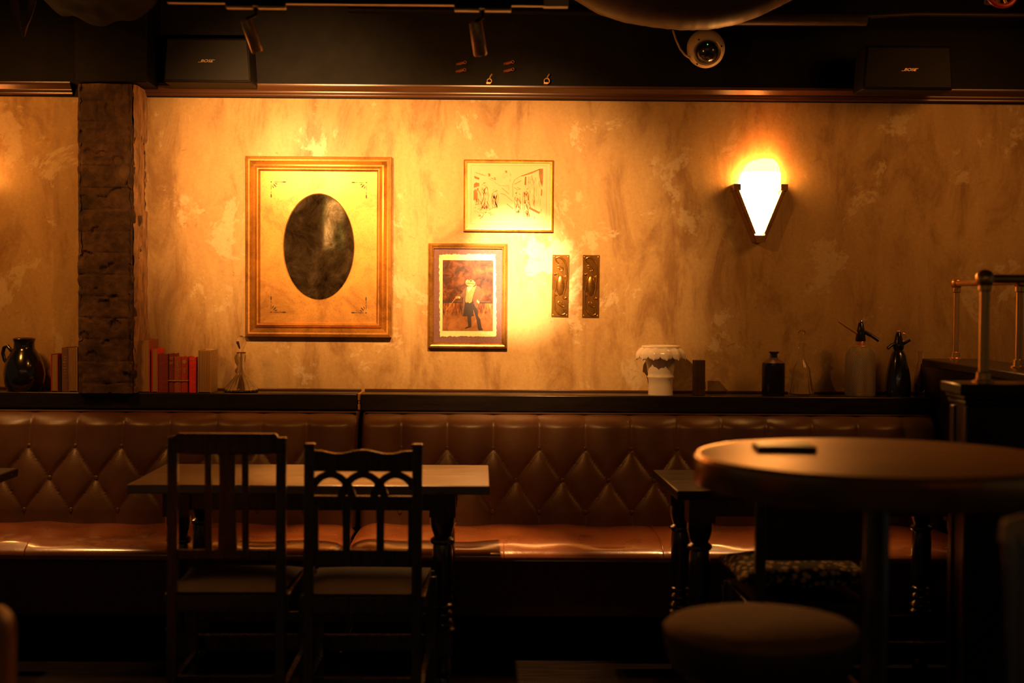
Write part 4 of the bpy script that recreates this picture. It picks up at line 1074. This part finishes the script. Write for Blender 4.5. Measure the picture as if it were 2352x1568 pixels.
m = MB(); m.prism([(-.05, .50), (.05, .50), (.075, .75), (.045, .97), (-.045, .97), (-.075, .75)], .012, .026); m.build('splat', 'darkwood', t, bevel=.003)
m = MB(); m.box((-.22, .02, .43), (.22, .41, .475)); m.build('seat', 'boxbrown', t, bevel=.012, seg=3)

# tub chair at the left edge
t = thing('tub_chair', 'tan leather tub chair back at the lower left picture edge', 'armchair', (PX(-230, 3.0), 3.0, 0), PI)
xr = PX(27, 3.0)-PX(-230, 3.0); zt = P(0, 1388, 3.0).z
def roundbox(x0, x1, y0, y1, z0, z1, nm, mt, b): m = MB(); m.box((x0, y0, z0), (x1, y1, z1)); return m.build(nm, mt, t, bevel=b, seg=6)
roundbox(-xr, xr, -.06, .07, .30, zt, 'backrest', 'tub', .05)
roundbox(-xr, -xr+.11, .03, .52, .18, zt-.16, 'armrest', 'tub', .04); roundbox(xr-.11, xr, .03, .52, .18, zt-.16, 'armrest', 'tub', .04)
roundbox(-xr+.1, xr-.1, .05, .54, .30, .44, 'seat_cushion', 'tub', .03)
roundbox(-xr+.02, xr-.02, -.03, .50, .15, .32, 'seat_base', 'tub', .01)
for sx in (-1, 1):
    for y in (.0, .46): m = MB(); m.lathe([(.014, 0), (.022, .15)], (sx*(xr-.05), y, 0), n=16); m.build('leg', 'darkwood', t)

# ---------------------------------------------------------------- ceiling services
def speaker(x0, x1, y0, y1, lx, ly, D, label):
    a = P(x0, y0, D); b = P(x1, y1, D); W = b.x-a.x; H = a.z-b.z; cx, cz = (a.x+b.x)/2, (a.z+b.z)/2
    t = thing('loudspeaker', label, 'loudspeaker', (cx, D, cz), 0, 'black wall speakers under the ceiling')
    m = MB(); m.prism([(-W/2, -H/2), (W/2, -H/2), (W/2-.012, H/2), (-W/2+.012, H/2)], 0, .17); m.build('cabinet', 'black', t, bevel=.006)
    m = MB(); m.prism([(-W/2+.006, -H/2+.008), (W/2-.006, -H/2+.008), (W/2-.018, H/2-.008), (-W/2+.018, H/2-.008)], -.008, .001); m.build('grille', 'speaker', t, bevel=.003)
    m = MB(); m.box((-.05, .165, -.05), (.05, WY-.012-D, .05)); m.build('wall_bracket', 'black', t, bevel=.003)
    p = P(lx, ly, D-.01)
    cu = bpy.data.curves.new('logo', 'FONT'); cu.body = 'BOSE'; cu.size = .026; cu.shear = .35; cu.extrude = .0006; cu.align_x = 'CENTER'; cu.align_y = 'CENTER'
    cu.offset = .0002
    tmp = bpy.data.objects.new('tmp', cu); C.objects.link(tmp)
    me = bpy.data.meshes.new_from_object(tmp.evaluated_get(bpy.context.evaluated_depsgraph_get()))
    bpy.data.objects.remove(tmp); me.materials.clear(); me.materials.append(M['logo'])
    bm = bmesh.new(); bm.from_mesh(me)
    for v in bm.verts: v.co.x *= .86; v.co.y *= .62
    for (x_0, x_1, y_) in ((-.036, -.0255, -.0048), (.0225, .036, .0048)):
        q = bmesh.ops.create_cube(bm, size=1)
        for v in q['verts']: v.co = Vector(((x_0+x_1)/2+v.co.x*(x_1-x_0), y_+v.co.y*.0016, v.co.z*.0012))
    bm.to_mesh(me); bm.free()
    lo = bpy.data.objects.new('logo', me); C.objects.link(lo); lo.parent = t; lo.rotation_euler = (PI/2, 0, 0); lo.location = (p.x-cx, -.0092, p.z-cz)
speaker(375, 577, 86, 190, 474, 140, 6.12, 'black loudspeaker above the cornice at left, behind a track spot')
speaker(1983, 2188, 104, 207, 2090, 160, 6.12, 'black loudspeaker above the cornice at right')

TD = 4.92; tz = P(900, 8, TD).z
xa, xb = PX(385, TD, 5), PX(1305, TD, 12)
t = thing('light_track', 'long slim ceiling lighting track carrying the two spotlights', 'light track', ((xa+xb)/2, TD, tz))
m = MB(); m.box((-(xb-xa)/2, -.018, -.004), ((xb-xa)/2, .018, .034)); m.build('track_body', 'black', t, bevel=.002)
m = MB(); m.box((-(xb-xa)/2, -.013, -.0062), ((xb-xa)/2, .013, -.0042)); m.build('track_lit_strip', 'trackwhite', t, bevel=.0006)  # thin pale sheet standing for light reflected under the black track
m = MB(); m.box(((xb-xa)/2-.085, -.019, -.009), ((xb-xa)/2, .019, .035)); m.build('end_feed', 'trackwhite', t, bevel=.002)
for sx in (-.45, .0, .5): m = MB(); m.tube([(sx, 0, .033), (sx, 0, 3.05-tz)], .004, 8); m.build('drop_rod', 'black', t)
def spot(px0, px1, py, top, bot, rad, label):
    cx = PX((px0+px1)/2, TD, py); z = P((px0+px1)/2, py, TD).z; k = TD/F; hw = (px1-px0)/2*k
    t = thing('track_spotlight', label, 'spotlight', (cx, TD, z), 0, 'cylinder spotlights on the track')
    m = MB(); m.box((-hw, -.02, .004), (hw, .02, .022)); m.build('adaptor', 'black', t, bevel=.002)
    m = MB(); m.box((-hw, -.017, -.005), (-.012, .017, .003)); m.box((.006, -.017, -.005), (hw, .017, .003)); m.build('adaptor_lit_plate', 'trackwhite', t, bevel=.003)  # pale plates carry the bright light under the black adaptor box
    a = P(*top, TD-.01)-Vector((cx, TD, z)); b = P(*bot, TD+.03)-Vector((cx, TD, z))
    m = MB(); m.tube([(0, 0, 0), (0, 0, a.z*.6), tuple(a)], .006, 10); m.build('stem', 'black', t)
    d = (b-a).normalized(); q = d.to_track_quat('-Z', 'Y').to_matrix().to_4x4(); L = (b-a).length
    m = MB(); m.lathe([(rad-.010, -L+.02), (rad-.006, -L+.004), (rad-.002, -L), (rad, -L+.003), (rad, -.004), (rad-.003, 0), (.0005, 0)], n=36, mat=Matrix.Translation(a) @ q, cap=False); m.build('lamp_body', 'bronze', t, angle=40)
    m = MB(); m.lathe([(.0005, -L+.024), (rad-.009, -L+.022)], n=24, mat=Matrix.Translation(a) @ q, cap=False); m.build('lens', 'lens', t)
spot(520, 656, 17, (565, 44), (591, 119), .0205, 'bronze cylinder track spotlight at left, aimed at the mirror')
spot(1044, 1174, 23, (1092, 50), (1104, 127), .0235, 'bronze cylinder track spotlight in the centre, aimed at the pictures')

# flexible duct, pipe, dome camera, cables, fittings
DD = 5.75; path = [P(x, y-62, DD) for x, y in ((1270, -70), (1340, 0), (1400, 36), (1450, 52), (1510, 62), (1570, 68), (1625, 67), (1675, 58), (1720, 42), (1765, 20), (1815, -5), (1870, -45))]
fine = []
for i in range(len(path)-1):
    for q in range(10): fine.append(path[i].lerp(path[i+1], q/10))
m = MB(); m.tube(fine, [(62*DD/F)*(1+.003*math.sin(i*1.3)+(.010 if i % 9 == 0 else 0)) for i in range(len(fine))], 28)
for v in m.v: v.y += 0
tag(m.build('air_duct', 'duct', loc=tuple(path[5]), world=True, angle=50), 'fat flexible duct sagging from the dark ceiling at top', 'duct')
m = MB(); m.tube([P(1690, 44, 6.15), P(1990, 45, 6.15)], 14*6.15/F, 20); m.tube([P(1985, 38, 6.15), P(2110, 33, 6.18), P(2480, 36, 6.18)], 5*6.15/F, 12)
tag(m.build('ceiling_pipe', 'pipe', loc=tuple(P(1840, 44, 6.15)), world=True), 'straight dusty pipe running right from behind the duct', 'pipe')
m = MB(); m.tube([P(800, 22, 6.25), P(1480, 30, 6.25)], 8*6.2/F, 12)
tag(m.build('ceiling_pipe', 'black', loc=tuple(P(1100, 24, 6.25)), world=True), 'dark thin pipe behind the spotlight track', 'pipe')
CD = 6.24; cc = P(1621, 112, CD)
t = thing('dome_camera', 'round cream dome camera hanging above the cornice', 'camera', tuple(cc))
k = CD/F; R_ = Matrix.Rotation(math.radians(118), 4, 'X')
m = MB(); m.lathe([(26*k, 20*k), (32*k, 24*k), (40*k, 18*k), (43.5*k, 4*k), (42*k, -14*k), (36*k, -30*k), (.0005, -34*k)], n=48, mat=R_, cap=False); m.build('shell', 'camshell', t, angle=50)
m = MB(); m.lathe([(28*k, 17*k), (27*k, 26*k), (22*k, 36*k), (12*k, 43*k), (.0005, 45*k)], n=40, mat=R_, cap=False); m.build('dome', 'domeglass', t, angle=80)
for ag in (.4, 2.2, 4.1): m = MB(); m.sphere(tuple(R_ @ Vector((35*k*math.cos(ag), 35*k*math.sin(ag), 22*k))), .004, 6); m.build('screw', 'black', t)
m = MB(); m.sphere(tuple(R_ @ Vector((-2*k, 22*k, 36*k))), .0022, 6); m.build('status_light', 'greenled', t)
m = MB(); m.box((-.03, .03, -.02), (.03, WY-.02-CD, .04)); m.build('mount', 'black', t)
m = MB(); m.tube([P(1546, 70, 6.2), P(1552, 90, 6.19), P(1562, 112, 6.19), P(1573, 126, 6.2), P(1584, 133, 6.22)], .0045, 8)
tag(m.build('camera_cable', 'wiregrey', loc=tuple(P(1560, 100, 6.2)), world=True), 'pale cable looping down to the dome camera', 'cable')
for i in range(5):
    m = MB(); x0, x1, dep = 20+i*5, 84-i*4, 74+i*4; pts = []
    for q in range(17):
        s_ = q/16; pts.append(P(x0+(x1-x0)*s_, -10+dep*math.sin(PI*s_)**.8+ (x0-20)*.2, 5.4+.01*i))
    m.tube(pts, .0028, 6)
    tag(m.build('cable_loop', 'darkcable', loc=tuple(pts[8]), world=True), 'thin dark cable loops hanging at the top left corner', 'cable', 'hanging cable loops at top left')
m = MB(); nn = 22
m.grid(lambda i, j: (lambda p: (p.x, p.y+.25*j/12, p.z))(P(60+ (330-60)*i/(nn-1), (-30)+(58+22*noise.noise(Vector((i*.31, j*.3, 0))))*math.sin(PI*i/(nn-1))**.6*(j/12), 5.7)), nn, 13)
o = m.build('plaster_lump', 'ceil', loc=tuple(P(180, 0, 5.8)), world=True, angle=80); tag(o, 'rough broken plaster lump on the dark ceiling, top left', 'plaster')
so = o.modifiers.new('solid', 'SOLIDIFY'); so.thickness = .02
for (x, y) in ((1068, 143), (1067, 160), (1178, 142), (1178, 159)):
    c = P(x, y, 6.33); t = thing('pipe_fitting', 'small copper pipe end with ring on the black upper wall', 'pipe fitting', tuple(c), 0, 'copper pipe ends on the black upper wall')
    m = MB(); m.torus(.0058, .0018, 20, 8, mat=Matrix.Rotation(PI/2, 4, 'X')); m.build('ring', 'copper', t)
    m = MB(); m.tube([(-.004, .004, 0), (-.022, .015, -.004), (-.036, .03, -.003), (-.036, .058, -.003)], [.006, .0075, .006, .006], 10); m.build('hose_tail', 'copper', t)
for (x, y, sc_, lb) in ((1256, 186, 1.3, 'small metal hook fitting just above the cornice, right of centre'), (1124, 186, 1.1, 'small metal bracket just above the cornice, below the centre spotlight')):
    c = P(x, y, 6.35); m = MB(); m.torus(.009*sc_, .0028, 18, 8, mat=Matrix.Rotation(PI/2, 4, 'X')); m.tube([(0, 0, .008), (.004, 0, .02), (.010, .005, .03), (.012, .038, .03)], .0038, 8); m.box((-.013, -.003, -.013), (.005, .038, -.006))
    tag(m.build('wall_bracket', 'bronze', loc=tuple(c), angle=50), lb, 'bracket')
c = P(2300, -16, 5.5); t = thing('valve_wheel', 'red valve handwheel with brass spokes at the top right corner', 'valve', tuple(c))
m = MB(); m.torus(32*5.5/F, 5.5*5.5/F, 40, 12, mat=Matrix.Rotation(PI/2-.25, 4, 'X')); m.build('wheel_rim', 'redpaint', t)
for q in range(3):
    a = .9+q*2*PI/3; m = MB(); m.tube([(0, 0, 0), (.054*math.cos(a), .01*math.sin(a), .052*math.sin(a))], .0055, 8); m.build('spoke', 'brass', t)
m = MB(); m.lathe([(.012, -.015), (.012, .11)], n=20, mat=Matrix.Rotation(-PI/2, 4, 'X')); m.tube([(0, .10, -.02), (0, .10, 3.05-c.z)], .03, 16); m.build('valve_stem', 'pipe', t)

# ---------------------------------------------------------------- behind the camera, seen in mirror and gloss
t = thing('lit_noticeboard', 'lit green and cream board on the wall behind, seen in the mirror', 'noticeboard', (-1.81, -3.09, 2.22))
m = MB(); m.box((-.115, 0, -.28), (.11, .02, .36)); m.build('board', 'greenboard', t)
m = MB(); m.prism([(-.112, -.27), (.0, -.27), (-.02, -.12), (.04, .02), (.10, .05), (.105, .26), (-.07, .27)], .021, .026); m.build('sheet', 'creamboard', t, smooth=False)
m = MB(); m.box((-1.68, -3.09, 0), (-1.45, -2.99, 3.0))
tag(m.build('curtain', 'curtain', loc=(-1.56, -3.04, 0), world=True), 'beige hanging curtain behind the room, seen in the mirror', 'curtain')
bp = None; rn = random.Random(11)
for i in range(14):  # bulb rows read from glints on the glass, brightened as added room fill
    x = -2.6+.85*(i % 7)+rn.uniform(-.2, .2); y = -.9 if i < 7 else -2.3; z = 2.7+rn.uniform(-.1, .1)
    if bp is None:
        bp = thing('pendant_bulb', 'small bare warm bulb hanging behind the viewpoint', 'lamp', (x, y, z), 0, 'bare bulbs hanging over the room')
        m = MB(); m.sphere((0, 0, 0), .03, 10); m.build('bulb', 'bulb', bp)
        m = MB(); m.lathe([(.016, .026), (.016, .06), (.004, .064)], n=16); m.build('socket', 'black', bp)
        m = MB(); m.tube([(0, 0, .06), (0, 0, .28)], .002, 6); m.build('cord', 'black', bp)
    else: dup(bp, (x, y, z), 0, 'small bare warm bulb hanging behind the viewpoint')
